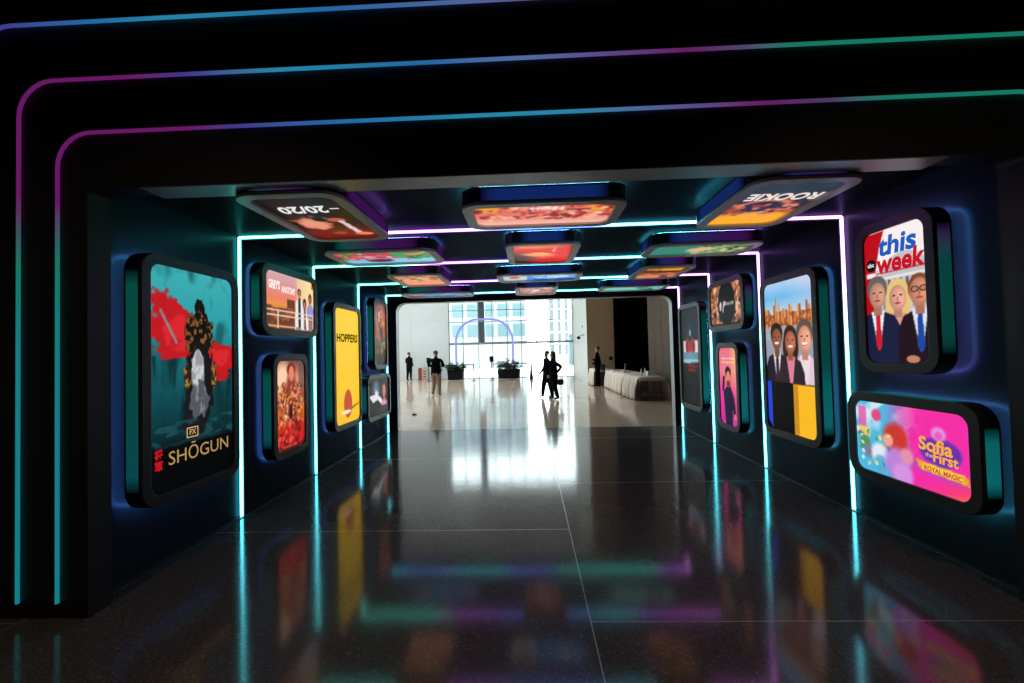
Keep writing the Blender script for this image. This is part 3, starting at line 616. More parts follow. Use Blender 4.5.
def art_spot(w, h):
    a = Art(w, h, 0.012, 16); a.vg([(0, (10, 10, 11)), (0.4, (12, 12, 14)), (0.75, (26, 34, 44)), (1, (16, 18, 20))])
    a.mix(np.clip(1-np.abs(a.u-0.5)/(0.06+0.34*np.clip((0.86-a.v)*2.6, 0, 1)), 0, 1)*np.clip((0.88-a.v)*4, 0, 1)*(a.v > 0.42)*0.75, (110, 140, 165))
    a.rect(0.14, 0.54, 0.92, 0.66, (222, 206, 206)); a.ell(0.36, 0.60, 0.12, 0.16, (190, 30, 34), 0.3); a.ell(0.66, 0.60, 0.12, 0.16, (190, 30, 34), 0.3); a.ell(0.36, 0.60, 0.06, 0.12, (60, 60, 66), 0.3); a.ell(0.66, 0.60, 0.06, 0.12, (60, 60, 66), 0.3); a.ell(0.51, 0.60, 0.05, 0.16, (180, 20, 24), 0.4)
    a.ell(0.5, 0.70, 0.09, 0.12, (30, 40, 52), 0.4); a.ell(0.52, 0.74, 0.04, 0.06, (150, 170, 190), 0.5)
    a.rect(0.12, 0.44, 0.92, 0.54, (96, 150, 166), 0.9); a.rect(0.12, 0.44, 0.92, 0.47, (170, 196, 204), 0.8); a.rect(0.12, 0.43, 0.5, 0.45, (200, 210, 216), 0.7)
    a.scribble(0.34, 0.385, 0.84, 0.41, 8, (200, 24, 40)); a.scribble(0.38, 0.345, 0.80, 0.37, 7, (200, 24, 40)); return a
# ceiling pictures: the foot of each picture lies towards the entrance
def art_night(w, h):
    a = Art(w, h, 0.010, 17); a.vg([(0, (18, 17, 17)), (0.6, (24, 16, 15)), (0.8, (110, 20, 14)), (1, (120, 22, 14))])
    n = a.noise(10); m = np.exp(-(((a.u-0.72)/0.24)**2+((a.v-0.62)/0.17)**2)); a.mix(np.clip((m+n-0.85)*4, 0, 1), (206, 110, 84)); a.mix(np.clip((m+n-1.15)*4, 0, 0.8), (236, 160, 130))
    a.ell(0.34, 0.52, 0.13, 0.09, (186, 84, 70), 0.3); a.poly([(0.34, 0.54), (0.26, 0.54), (0.20, 0.86), (0.30, 0.9)], (226, 196, 206)); a.ell(0.2, 0.90, 0.14, 0.08, (226, 130, 100), 0.4); a.ell(0.55, 0.86, 0.1, 0.07, (150, 70, 60), 0.5); return a
def txt_night(sc, w, h):
    text(sc, '20/20', 0.03, -0.255, 0.20, (235, 232, 230), 0.36, 0.1, 0.006); plate(sc, [(-0.235, -0.262), (-0.165, -0.262), (-0.165, -0.245), (-0.235, -0.245)], (235, 232, 230), 0.004)
def art_badge(w, h):
    a = Art(w, h, 0.010, 18); a.vg([(0, (34, 60, 76)), (0.3, (40, 44, 66)), (0.55, (46, 36, 60)), (0.70, (214, 120, 50)), (1, (246, 166, 40))])
    n = a.noise(9); a.mix(np.clip((n-0.5)*5, 0, 0.8)*((a.v > 0.4) & (a.v < 0.75)), (190, 90, 70)); a.ell(0.52, 0.46, 0.30, 0.17, (226, 120, 84), 0.3); a.ell(0.54, 0.52, 0.26, 0.19, (34, 34, 66), 0.3)
    a.blots(46, (0.04, 0.48, 0.96, 0.78), (0.03, 0.07), [(36, 30, 60), (232, 140, 110), (60, 40, 60), (220, 110, 70), (170, 50, 50)], 0.35, 0.85)
    n = a.noise(7); a.mix(np.clip((a.v-0.70+(n-0.5)*0.2)*12, 0, 1), (250, 170, 40)); return a
def txt_badge(sc, w, h):
    text(sc, 'ROOKIE', -0.02, -0.20, 0.19, (240, 226, 216), 0.52, 0.0, 0.007)
def art_redband(w, h):
    a = Art(w, h, 0.011, 19); a.vg([(0, (220, 90, 84)), (0.5, (226, 110, 96)), (0.8, (240, 160, 140)), (1, (248, 190, 176))])
    a.rect(0.82, 0.0, 1, 0.35, (226, 156, 30)); a.rect(0, 0.18, 0.16, 0.40, (230, 160, 40)); a.blots(120, (0.0, 0.1, 1, 0.75), (0.012, 0.04), [(150, 30, 40), (240, 150, 130), (214, 60, 60), (110, 24, 30), (246, 190, 160), (236, 140, 60)], 0.4, 0.8); a.rect(0.16, 0.26, 0.34, 0.34, (120, 30, 36), 0.7); a.scribble(0.36, 0.10, 0.62, 0.30, 6, (252, 236, 232)); return a
def art_redpic(w, h):
    a = Art(w, h, 0.011, 20); a.vg([(0, (220, 40, 36)), (1, (226, 36, 34))]); a.mix(np.clip((a.u-0.5)*3, 0, 1)*np.clip((a.v-0.3)*3, 0, 1), (60, 36, 36))
    a.ell(0.62, 0.16, 0.42, 0.10, (244, 120, 60), 0.8); a.ell(0.56, 0.58, 0.3, 0.13, (250, 150, 80), 0.7, -0.3); a.ell(0.5, 0.5, 0.18, 0.05, (255, 210, 120), 0.8, -0.3); a.poly([(0.26, 0.20), (0.30, 0.20), (0.32, 0.42), (0.27, 0.44)], (255, 190, 190), 0.8); a.scribble(0.2, 0.84, 0.55, 0.9, 7, (120, 16, 18)); return a
def art_blueband(w, h):
    a = Art(w, h, 0.012, 21); a.vg([(0, (60, 120, 190)), (0.5, (40, 120, 210)), (1, (30, 80, 180))]); a.ell(0.3, 0.5, 0.24, 0.12, (150, 220, 240), 0.9); a.rect(0.66, 0, 1, 1, (210, 214, 216), 0.85); a.ell(0.84, 0.5, 0.07, 0.09, (200, 70, 60), 0.4); a.rect(0.66, 0.0, 1, 0.3, (130, 120, 100), 0.8); a.blots(30, (0, 0, 0.65, 1), (0.02, 0.05), [(160, 220, 250), (20, 60, 150), (90, 180, 230)], 0.5, 0.6); a.scribble(0.12, 0.35, 0.4, 0.6, 7, (210, 226, 246)); return a
def art_greypic(w, h):
    a = Art(w, h, 0.014, 22); a.vg([(0, (150, 90, 80)), (1, (170, 110, 96))]); a.blots(70, (0, 0, 1, 1), (0.03, 0.09), [(190, 90, 70), (90, 60, 60), (220, 180, 160), (140, 50, 46)], 0.4, 0.8); a.ell(0.5, 0.5, 0.13, 0.13, (230, 226, 220), 0.3); return a
def art_candy(w, h):
    a = Art(w, h, 0.011, 23); a.vg([(0, (210, 110, 60)), (0.2, (200, 60, 90)), (0.5, (216, 60, 96)), (0.7, (130, 190, 220)), (1, (120, 190, 226))]); a.rect(0, 0, 0.42, 0.65, (40, 170, 90), 0.85); a.rect(0.0, 0.65, 0.6, 1, (140, 206, 230), 0.8)
    a.blots(80, (0, 0, 1, 0.75), (0.015, 0.05), [(226, 50, 96), (240, 150, 60), (30, 140, 70), (250, 200, 190), (20, 90, 50), (230, 90, 130)], 0.4, 0.75); a.ell(0.62, 0.8, 0.14, 0.07, (110, 20, 50), 0.5); return a
def art_peach(w, h):
    a = Art(w, h, 0.012, 24); a.vg([(0, (196, 130, 80)), (0.4, (220, 140, 110)), (1, (246, 150, 120))]); a.blots(40, (0, 0, 1, 0.6), (0.04, 0.1), [(120, 130, 60), (90, 50, 30), (240, 190, 150), (220, 110, 70)], 0.5, 0.7); return a
def art_bluedim(w, h):
    a = Art(w, h, 0.014, 25); a.vg([(0, (50, 90, 150)), (1, (80, 130, 190))]); a.ell(0.45, 0.5, 0.3, 0.12, (60, 150, 220), 0.9); a.rect(0.8, 0, 0.97, 1, (150, 80, 80), 0.7); a.blots(20, (0, 0, 1, 1), (0.03, 0.07), [(190, 200, 210), (30, 70, 140)], 0.5, 0.6); return a
def art_greenish(w, h):
    a = Art(w, h, 0.011, 26); a.vg([(0, (60, 120, 104)), (1, (40, 130, 110))]); a.rect(0, 0, 0.42, 1, (150, 170, 120), 0.8); a.blots(70, (0.0, 0, 0.5, 1), (0.02, 0.06), [(210, 200, 140), (60, 80, 50), (130, 160, 110), (30, 50, 40)], 0.4, 0.8); a.ell(0.5, 0.6, 0.12, 0.1, (226, 180, 130), 0.5); a.mix(np.clip(np.sin(a.v*60)*3-1.5, 0, 0.4)*(a.u > 0.5), (90, 180, 150)); return a
def art_gold(w, h):
    a = Art(w, h, 0.012, 27); a.vg([(0, (40, 16, 10)), (0.45, (80, 34, 20)), (0.6, (160, 80, 50)), (1, (216, 150, 130))]); a.scribble(0.06, 0.14, 0.94, 0.38, 8, (252, 176, 40)); a.blots(30, (0.0, 0.5, 1, 1), (0.04, 0.1), [(220, 120, 60), (90, 30, 20), (236, 180, 150)], 0.5, 0.7); return a
def art_mint(w, h):
    a = Art(w, h, 0.014, 28); a.vg([(0, (90, 170, 160)), (1, (120, 210, 196))]); a.blots(24, (0, 0, 0.4, 1), (0.03, 0.06), [(40, 80, 76), (150, 220, 206)], 0.5, 0.7); return a

# ------------------------------------------------------------------ display boxes
LEFT, RIGHT, CEIL = 'left', 'right', 'ceil'
ROT = {LEFT: Matrix(((0, 0, 1), (1, 0, 0), (0, 1, 0))), RIGHT: Matrix(((0, 0, -1), (-1, 0, 0), (0, 1, 0))), CEIL: Matrix(((-1, 0, 0), (0, 1, 0), (0, 0, -1)))}
FRONT = 0.19
T_E, B_E, P_E, C_E = (0.002, 0.065, 0.052), (0.005, 0.018, 0.11), (0.035, 0.005, 0.065), (0.004, 0.12, 0.20)
def edge_col(side, p):
    x, y, z = p
    if side == LEFT: return ramp([(0.4, (0.002, 0.06, 0.085)), (1.4, T_E), (3, T_E)], z)
    if side == RIGHT: return ramp([(0.4, (0.003, 0.13, 0.15)), (1.15, (0.003, 0.10, 0.10)), (1.4, (0.002, 0.05, 0.045)), (2.2, (0.002, 0.05, 0.042)), (2.45, P_E), (3, P_E)], z)
    return ramp([(-2.6, T_E), (-1.9, T_E), (-1.5, P_E), (-0.5, P_E), (-0.2, B_E), (0.6, B_E), (1.3, B_E), (1.6, B_E), (2.1, P_E), (3, P_E)], x)
def back_col(side, p):
    x, y, z = p
    if side == LEFT: return ramp([(0.4, (1.5, 5, 15)), (1.3, (3, 4, 15)), (2.2, (2.2, 6, 15)), (2.8, (1.5, 7, 13))], z)
    if side == RIGHT: return ramp([(0.4, (1.4, 9, 12)), (1.1, (2, 6, 14)), (1.4, (5, 3.6, 14)), (1.9, (1.5, 7, 14)), (2.8, (3, 4.6, 14))], z)
    return [1.7*q for q in ramp([(-2.6, TEAL), (-1.8, TEAL), (-1.4, MAG), (-0.95, (0.8, 1.6, 6.0)), (-0.5, CYAN), (0.2, BLUE), (0.8, CYAN), (1.6, CYAN), (2.0, (1.2, 1.4, 5)), (2.4, PUR), (3, PUR)], x)]
def display(side, c, w, h, art, label, txt=None, bez=0.08, gain=1.0):
    # c = centre of the picture on the wall or ceiling; w, h = picture size
    if side == LEFT: loc = Vector((XL, c[0], c[1]))
    elif side == RIGHT: loc = Vector((XR, c[0], c[1]))
    else: loc = Vector((c[0], c[1], H))
    R = ROT[side].to_4x4(); mw = Matrix.Translation(loc) @ R
    root = empty('display_box', mat=mw); tag(root, label, 'screen', 'lit display boxes in the tunnel')
    W_, H_ = w+2*bez, h+2*bez; r = 0.15
    MB().prism(rrect(min(0.3, W_*0.4), min(0.3, H_*0.4), 0.05), -0.02, 0.07).build('wall_mount', M['housing'], root)
    MB().prism(rrect(W_, H_, r), 0.07, FRONT-0.012).build('housing', M['housing'], root, smooth=False)
    MB().ring(rrect(W_, H_, r, 6), rrect(w, h, 0.085, 6), FRONT-0.012, FRONT+0.012).build('bezel', M['bezel_grey'] if side == CEIL else M['bezel'], root, bevel=0.004)
    # lit edge panels on the four straight sides
    e0, e1, t = 0.085, FRONT-0.018, 0.003
    for a, b, ax in ((W_/2-r, H_/2, 'x'), (W_/2-r, -H_/2, 'x'), (H_/2-r, W_/2, 'y'), (H_/2-r, -W_/2, 'y')):
        m = MB(); n = 14; s = 1 if b > 0 else -1
        for k in range(n):
            p0, p1 = -a+2*a*k/n, -a+2*a*(k+1)/n
            fade = lambda q: min(1.0, (a-abs(q))/0.10+0.05)
            cf = lambda p: [v*fade(p[0] if ax == 'x' else p[1]) for v in edge_col(side, mw @ Vector(p))]
            lo, hi = (b, b+s*t) if s > 0 else (b+s*t, b)
            if ax == 'x': m.box((p0, lo, e0), (p1, hi, e1), col=cf)
            else: m.box((lo, p0, e0), (hi, p1, e1), col=cf)
        m.build('edge_light', M['led'], root)
    # strip on the back of the housing, facing the wall and washing it with light
    m = MB(); m.ring(rrect(W_-0.016, H_-0.016, r-0.008, 3), rrect(W_-0.056, H_-0.056, r-0.028, 3), 0.0665, 0.0695, col=lambda p: back_col(side, mw @ Vector(p)))
    m.build('back_light', M['led'], root)
    me = art(w, h).mesh('screen', gain); me.materials.append(M['screen'])
    sc = bpy.data.objects.new('screen', me); link(sc, root); sc.location = (0, 0, FRONT-0.008)
    if txt: txt(sc, w, h)
    return root
BIGW, BIGH = 0.905, 1.74
display(LEFT, (3.59, 1.465), BIGW, BIGH, art_shogun, 'tall teal and red display titled SHŌGUN, nearest on the left wall', txt_shogun)
display(LEFT, (5.105, 2.247), 1.055, 0.63, art_balcony, 'wide sunset display with three people on a balcony, left wall', txt_balcony)
display(LEFT, (5.065, 1.055), 0.60, 1.02, art_crowd, 'small upright orange and red crowd display under the sunset one')
display(LEFT, (6.70, 1.455), 0.89, 1.73, art_yellow, 'tall bright yellow display titled HOPPERS on the left wall', txt_yellow)
display(LEFT, (8.24, 2.01), 0.60, 1.17, art_ember, 'small upright dark orange display, farthest up the left wall')
display(LEFT, (8.12, 0.845), 1.10, 0.66, art_spark, 'wide dark display with a woman and white streak, far left wall')
display(RIGHT, (3.625, 1.985), 0.59, 1.09, art_week, 'upright display titled this week with three people in suits', txt_week)
display(RIGHT, (3.585, 0.80), 1.03, 0.595, art_pinkblue, 'wide pink and blue display titled Sofia the First, low on right wall', txt_pinkblue)
display(RIGHT, (5.095, 1.475), 0.92, 1.73, art_skyline, 'tall display of three smiling people before an orange skyline')
display(RIGHT, (6.64, 2.23), 1.01, 0.61, art_ring, 'small wide display with a dark oval ringed by brown pictures')
display(RIGHT, (6.63, 1.02), 0.56, 1.13, art_pinkman, 'small upright pink display with one man in dark clothes')
display(RIGHT, (8.12, 1.45), 0.90, 1.76, art_spot, 'tall black display with a spotlit stage picture, farthest on right wall')
display(CEIL, (0.145, 3.47), 1.07, 0.50, art_redband, 'wide red and cream ceiling display, nearest in the middle row')
display(CEIL, (0.18, 4.86), 0.61, 0.87, art_redpic, 'red and orange ceiling display, second in the middle row')
display(CEIL, (0.19, 6.40), 1.06, 0.50, art_blueband, 'wide blue ceiling display, third in the middle row')
display(CEIL, (0.17, 7.80), 0.58, 0.84, art_greypic, 'greyish red ceiling display, farthest in the middle row')
display(CEIL, (-1.59, 3.40), 0.575, 1.06, art_night, 'dark red ceiling display titled 20/20, nearest on the left', txt_night)
display(CEIL, (-1.53, 4.79), 1.02, 0.56, art_candy, 'wide pink and green ceiling display, second in the left row')
display(CEIL, (-1.53, 6.34), 0.60, 0.86, art_peach, 'small peach coloured ceiling display, third in the left row')
display(CEIL, (-1.61, 7.95), 1.12, 0.44, art_bluedim, 'wide dim blue ceiling display, farthest in the left row')
display(CEIL, (1.87, 3.44), 0.575, 0.98, art_badge, 'orange and navy ceiling display titled ROOKIE, nearest on the right', txt_badge)
display(CEIL, (1.91, 4.89), 1.02, 0.46, art_greenish, 'wide green and cream ceiling display, second in the right row')
display(CEIL, (1.90, 6.30), 0.56, 0.88, art_gold, 'small ceiling display with gold lettering, third in the right row')
display(CEIL, (1.88, 7.83), 1.02, 0.46, art_mint, 'wide pale mint ceiling display, farthest in the right row')
# ------------------------------------------------------------------ hall beyond the tunnel
SX0, SX1, SY0, SY1 = -11.0, -3.5, 11.0, 27.0     # opening of an added, unseen roof light that brightens the hall
HC = box_struct('ceiling.002', (SX1, YE2, HALL_H), (HALL_X1+1, 28.4, HALL_H+0.2), M['hall_ceiling'], 'white ceiling of the bright hall')
for a_, b_ in (((HALL_X0-1, YE2), (SX0, 28.4)), ((SX0, YE2), (SX1, SY0)), ((SX0, SY1), (SX1, 28.4))):
    MB().box((a_[0], a_[1], HALL_H), (b_[0], b_[1], HALL_H+0.2)).build('ceiling_panel', M['hall_ceiling'], HC)
w3 = empty('added_roof_light', (0, 0, HALL_H)); tag(w3, 'glazed roof light added to brighten the hall, out of view', 'window', kind='structure')
for i in range(5):
    x = SX0+(SX1-SX0)*i/4; MB().box((x-.04, SY0, 0), (x+.04, SY1, .2)).build('glazing_bar', M['alu'], w3)
for j in range(5):
    y = SY0+(SY1-SY0)*j/4; MB().box((SX0, y-.04, .02), (SX1, y+.04, .18)).build('glazing_bar', M['alu'], w3)
for i in range(4):
    for j in range(4):
        MB().box((SX0+1.875*i+.04, SY0+4*j+.04, .09), (SX0+1.875*i+1.835, SY0+4*j+3.96, .11)).build('pane', M['glass'], w3)
wfar = box_struct('wall_hall', (HALL_X0-0.2, 28.05, 0), (-5.05, 28.35, HALL_H), M['white_wall'], 'white panelled far wall of the hall left of the glazing')
px = [-12.0, -9.9, -7.45, -5.05]; pz = [0.0, 0.9, 2.12, 3.75, 5.4, 7.2, 9.1, 11.0]
for a, b in zip(px[:-1], px[1:]):
    for c, d in zip(pz[:-1], pz[1:]):
        MB().box((a+0.006, 28.0, c+0.006), (b-0.006, 28.05, d-0.006)).build('wall_panel', M['white_wall'], wfar, bevel=0.004)
blk = box_struct('wall_hall.001', (2.90, 21.5, 0), (4.18, 28.35, HALL_H), M['beige'], 'tan wall block beside the glazing, its window-lit side coloured paler')
MB().box((2.885, 21.5, 0), (2.90, 28.0, HALL_H)).build('lit_side_face', M['lit_side'], blk)  # daylight falling on this face is put into its paler colour
MB().box((2.875, 21.485, 0), (2.90, 21.5, HALL_H)).build('corner_bead', M['trim'], blk)
box_struct('wall_hall.002', (4.18, 27.5, 0), (HALL_X1, 27.8, HALL_H), M['dark_wall'], 'dark back wall of the recess behind the tables')
box_struct('wall_hall.003', (HALL_X1, YE2, 0), (HALL_X1+0.2, 28.35, HALL_H), M['dark_wall'], 'dark side wall far right in the hall')
br = box_struct('wall_hall.004', (4.78, YE2, 0), (5.0, 17.6, HALL_H), M['brown'], 'brown timber side wall behind the cloth covered tables')
for k in range(9):
    MB().box((4.76, YE2+0.02+k*0.9, 0), (4.78, YE2+0.91+k*0.9-0.005, HALL_H)).build('wall_panel', M['brown'], br)
box_struct('ceiling.003', (4.18, 17.6, 6.4), (HALL_X1, 27.5, 6.6), M['dark_wall'], 'low dark ceiling over the recess')
# left side glazing (out of the frame, lets daylight in)
def glazing(name, label, cols, rows, pos, axis, thick_rows=()):
    root = empty(name, (pos if axis == 'y' else 0, 0, 0) if axis == 'y' else (0, pos, 0)); tag(root, label, 'window', kind='structure')
    def B(a0, a1, z0, z1, d0, d1, nm, m):
        if axis == 'x': MB().box((a0, d0, z0), (a1, d1, z1)).build(nm, m, root)
        else: MB().box((d0, a0, z0), (d1, a1, z1)).build(nm, m, root)
    for c in cols: B(c-0.025, c+0.025, 0, rows[-1], -0.06, 0.06, 'mullion', M['alu'])
    for i, r in enumerate(rows):
        t = 0.07 if i in thick_rows else 0.025
        B(cols[0], cols[-1], max(0, r-t), r+t, -0.05, 0.05, 'transom', M['alu'])
    for a, b in zip(cols[:-1], cols[1:]):
        for c, d in zip(rows[:-1], rows[1:]): B(a+0.025, b-0.025, c+0.025, d-0.025, -0.006, 0.006, 'pane', M['glass'])
    return root
w1 = glazing('window_1', 'tall glazed wall of thin mullions at the far end of the hall', [-5.03, -4.15, -3.15, -2.25, -1.30, -0.40, 0.55, 1.45, 2.87], [0.0, 2.22, 3.62, 4.35, 5.5, 6.7], 28.15, 'x', (1,))
MB().box((-3.15, 0.10, 2.22), (-2.75, 0.45, 6.7)).build('pillar', M['alu'], w1)
w2 = glazing('window_2', 'glazed side of the hall out of view on the left', [12.9, 15.25, 17.6, 19.95, 22.3, 24.65, 27.0], [0.0, 2.2, 4.2, 6.5], -12.1, 'y')
box_struct('wall_hall.007', (-12.2, 12.9, 6.5), (-12.0, 27.0, HALL_H), M['white_wall'], 'white wall above the side glazing, out of view')
box_struct('wall_hall.008', (-5.05, 28.0, 6.7), (2.9, 28.35, HALL_H), M['white_wall'], 'white wall above the tall glazing, out of view')
box_struct('wall_hall.005', (-12.2, YE2, 0), (-12.0, 12.9, HALL_H), M['white_wall'], 'white hall side wall near the tunnel, out of view')
box_struct('wall_hall.006', (-12.2, 27.0, 0), (-12.0, 28.05, HALL_H), M['white_wall'], 'white hall corner wall, out of view')

# ------------------------------------------------------------------ outside
g = MB().box((-80, 28.5, -0.3), (80, 120, -0.05)).build('ground', M['paving']); tag(g, 'pale paved street outside the glazing', 'ground', kind='structure')
g = MB().box((-60, -10, -0.3), (-13.1, 28.5, -0.05)).build('ground', M['paving']); tag(g, 'pale paving beside the hall, out of view', 'ground', kind='structure')
def building(loc, w, d, h, nx, nz, wm, gm, label, wf=0.78, hf=0.62, fl0=1.0):
    o = empty('office_building', loc); tag(o, label, 'building')
    MB().box((-w/2, 0, 0), (w/2, d, h)).build('building_body', wm, o)
    sx = w/nx; sz = (h-fl0)/nz; me = None
    for i in range(nx):
        for k in range(nz):
            if me is None:
                p = MB().box((-sx*wf/2, -0.06, -sz*hf/2), (sx*wf/2, 0.05, sz*hf/2)).build('window', gm, o); me = p.data
            else:
                p = bpy.data.objects.new('window', me); link(p, o)
            p.location = (-w/2+sx*(i+0.5), 0, fl0+sz*(k+0.5))
    for k in range(nz+1): MB().box((-w/2-0.05, -0.15, fl0+sz*k-0.12), (w/2+0.05, 0, fl0+sz*k+0.12)).build('ledge', wm, o)
    return o
building((-7.6, 48, -0.05), 15.0, 10, 9.6, 9, 3, M['concrete'], M['blueglass'], 'pale blue glass office block seen through the left panes', fl0=3.0)
building((5.3, 66, -0.05), 4.2, 5, 11.5, 4, 6, M['paving'], M['greyblue'], 'narrow grey striped tower seen through the right panes', wf=0.45, hf=0.9)
building((5.75, 52, -0.05), 1.7, 3, 3.6, 1, 2, M['greyblue'], M['blueglass'], 'small blue grey kiosk building outside the right panes', fl0=0.6)

# ------------------------------------------------------------------ neon arch sculpture in the hall
o = empty('neon_arch', (-2.72, 27.45, 0)); tag(o, 'plain violet neon arch standing between the two planters', 'sculpture')
base = arch(-1.78, 1.78, 3.72, 1.4, 12, 0.0)
LAV = (0.34, 0.34, 0.88)
MB().tube([(x, 0, z) for x, z in base], 0.07, 8, col=LAV).build('neon_tube', M['led'], o, smooth=True)
MB().box((-1.95, -0.15, 0), (-1.6, 0.15, 0.03)).build('base_plate', M['chrome'], o); MB().box((1.6, -0.15, 0), (1.95, 0.15, 0.03)).build('base_plate', M['chrome'], o)

# ------------------------------------------------------------------ planters
def planter(loc, w, label, seed, nl, hh):
    rr = random.Random(seed); o = empty('planter', loc); tag(o, label, 'plant', 'planters by the glazing')
    m = MB(); m.add([(-w/2, -.28, .02), (w/2, -.28, .02), (w/2, .28, .02), (-w/2, .28, .02), (-w/2-.04, -.3, .58), (w/2+.04, -.3, .58), (w/2+.04, .3, .58), (-w/2-.04, .3, .58)],
                    [(0, 3, 2, 1), (4, 5, 6, 7), (0, 1, 5, 4), (1, 2, 6, 5), (2, 3, 7, 6), (3, 0, 4, 7)]); m.build('planter_box', M['blackplastic'], o, bevel=0.015)
    MB().box((-w/2-.01, -.27, .58), (w/2+.01, .27, .60)).build('soil', M['soil'], o)
    lv = MB(); st = MB()
    for k in range(26):
        x, y = rr.uniform(-w/2, w/2), rr.uniform(-.22, .22); a = rr.uniform(0, 6.3); H_ = rr.uniform(.15, hh)
        tip = (x+math.cos(a)*.18, y+math.sin(a)*.12, .60+H_); mid = (x+math.cos(a)*.05, y+math.sin(a)*.04, .60+H_*.6); st.tube([(x, y, .58), mid, tip], .006, 4)
        for q in range(nl):
            t = rr.uniform(0, 1); bx, by, bz = [x+(tip[0]-x)*t, y+(tip[1]-y)*t, .54+(tip[2]-.54)*t]; b = rr.uniform(0, 6.3); L = rr.uniform(.13, .24); wd = L*.34; dz = rr.uniform(-.05, .10)
            dx, dy = math.cos(b), math.sin(b)
            lv.add([(bx, by, bz), (bx+dx*L*.5-dy*wd, by+dy*L*.5+dx*wd, bz+dz*.7), (bx+dx*L, by+dy*L, bz+dz*.4), (bx+dx*L*.5+dy*wd, by+dy*L*.5-dx*wd, bz+dz*.7)], [(0, 1, 2), (0, 2, 3)])
    f = lv.build('foliage', M['leaf'], o); f['kind'] = 'stuff'; st.build('stems', M['leaf'], o)
planter((-4.42, 26.7, 0), 0.90, 'low black planter of leafy plants beside the person in khaki trousers', 1, 34, .52)
planter((-1.18, 26.75, 0), 1.30, 'low black planter with a tall frond in front of the glazing', 2, 34, .66)
planter((-5.62, 27.2, 0), 0.24, 'narrow black planter tucked beside the wider left planter', 5, 16, .5)

# ------------------------------------------------------------------ queue posts
def stanchion(loc, label, h=1.0, belt=None, sign=False):
    o = empty('queue_post', loc); tag(o, label, 'queue post', 'queue posts across the hall')
    MB().lathe([(.17, 0), (.17, .02), (.06, .035), (.03, .05)], seg=20).build('base', M['chrome'], o, smooth=False)
    MB().lathe([(.028, .04), (.028, h-.10)], seg=12).build('post', M['blackplastic'], o, smooth=True)
    MB().lathe([(.028, h-.10), (.04, h-.09), (.04, h-.01), (.03, h)], seg=12).build('head', M['blackplastic'], o)
    if belt:
        dx, dy = belt; L = math.hypot(dx, dy); nx_, ny_ = -dy/L*.004, dx/L*.004
        m = MB(); z0, z1 = .93, .98
        a = [(dx*k/6, dy*k/6, -.03*math.sin(math.pi*k/6)) for k in range(7)]
        vs = [(x+s*nx_, y+s*ny_, z+d) for x, y, d in a for z in (z0, z1) for s in (-1, 1)]; fs = []
        for k in range(6):
            b = k*4; fs += [(b, b+4, b+6, b+2), (b+1, b+3, b+7, b+5), (b+2, b+6, b+7, b+3), (b, b+1, b+5, b+4)]
        m.add(vs, fs).build('belt', M['blackplastic'], o)
    if sign:
        s = MB(); s.prism(rrect(.25, .34, .03, 3), -.012, .012); q = s.build('sign_head', M['blackplastic'], o); q.location = (0, 0, h+.12); q.rotation_euler = (math.radians(90), 0, 0)
    return o
stanchion((-5.88, 25.8, 0), 'black queue post with a sign head beside the person in khaki trousers', h=1.12, belt=(2.60, -0.02), sign=True)
stanchion((-3.22, 25.78, 0), 'black queue post right of the left planter')
stanchion((-2.16, 25.87, 0), 'black queue post with a sign head between the two planters', h=1.12, belt=(2.25, 0.1), sign=True)
o = empty('cone_post', (0.16, 25.99, 0))
tag(o, 'slim dark tapering floor cone right of the frond planter', 'cone')
MB().lathe([(.17, 0), (.17, .03), (.10, .04), (.035, .9), (.02, .94)], seg=14).build('cone_body', M['charcoal'], o, smooth=True); MB().lathe([(.075, .42), (.077, .43), (.068, .52), (.066, .53)], seg=14).build('band', M['chrome'], o)
o = empty('notice_board', (-6.62, 27.7, 0)); tag(o, 'small red and cream board standing at the white wall', 'sign')
MB().box((-.36, -.04, 0), (-.12, .04, .76)).build('red_panel', M['red'], o); MB().box((-.12, -.05, 0), (.22, .05, .80)).build('cream_panel', M['cream'], o); MB().box((-.40, -.12, 0), (.26, .12, .02)).build('foot', M['chrome'], o)
for k in range(3): MB().box((-.04, -.056, .50-k*.17), (.15, -.05, .58-k*.17)).build('print_row', M['red'], o)
o = empty('floor_box', (-3.07, 11.63, 0)); tag(o, 'small black object lying alone on the bright hall floor', 'floor object')
MB().lathe([(.045, 0), (.05, .01), (.045, .03), (.02, .045)], seg=14).build('shell', M['blackplastic'], o, smooth=True); MB().tube([(.04, 0, .02), (.075, .01, .012)], .012, 6).build('tail', M['blackplastic'], o)
o = empty('wall_camera', (2.885, 22.6, 2.42)); tag(o, 'dark round camera on an arm on the pale side wall', 'camera')
MB().box((-.02, -.07, -.06), (0, .07, .06)).build('mounting_plate', M['chrome'], o); MB().tube([(0, 0, 0), (-.12, .4, -.02), (-.16, 1.0, -.06)], .025, 8).build('arm', M['chrome'], o); MB().lathe([(.02, .07), (.09, .04), (.10, -.03), (.06, -.10), (.01, -.12)], (-.16, 1.05, -.10), 14).build('camera_dome', M['blackplastic'], o, smooth=True)
o = empty('wall_sensor', (2.885, 23.1, 2.86)); tag(o, 'small grey sensor high on the pale side wall', 'sensor'); MB().box((-.04, -.09, -.06), (0, .09, .06)).build('sensor_body', M['alu'], o, bevel=.01); MB().box((-.048, -.03, -.02), (-.04, .03, .02)).build('lens', M['blackplastic'], o)
o = empty('thermostat', (4.0, 21.5, 1.2)); tag(o, 'small dark round fitting on the tan wall', 'wall fitting'); m = MB().lathe([(.07, 0), (.07, .02), (.05, .04), (.045, .07)], seg=14); m.v = [(x, -z, y) for x, y, z in m.v]; m.build('fitting_body', M['blackplastic'], o); MB().box((-.09, -.004, -.09), (.09, 0, .09)).build('backplate', M['chrome'], o)

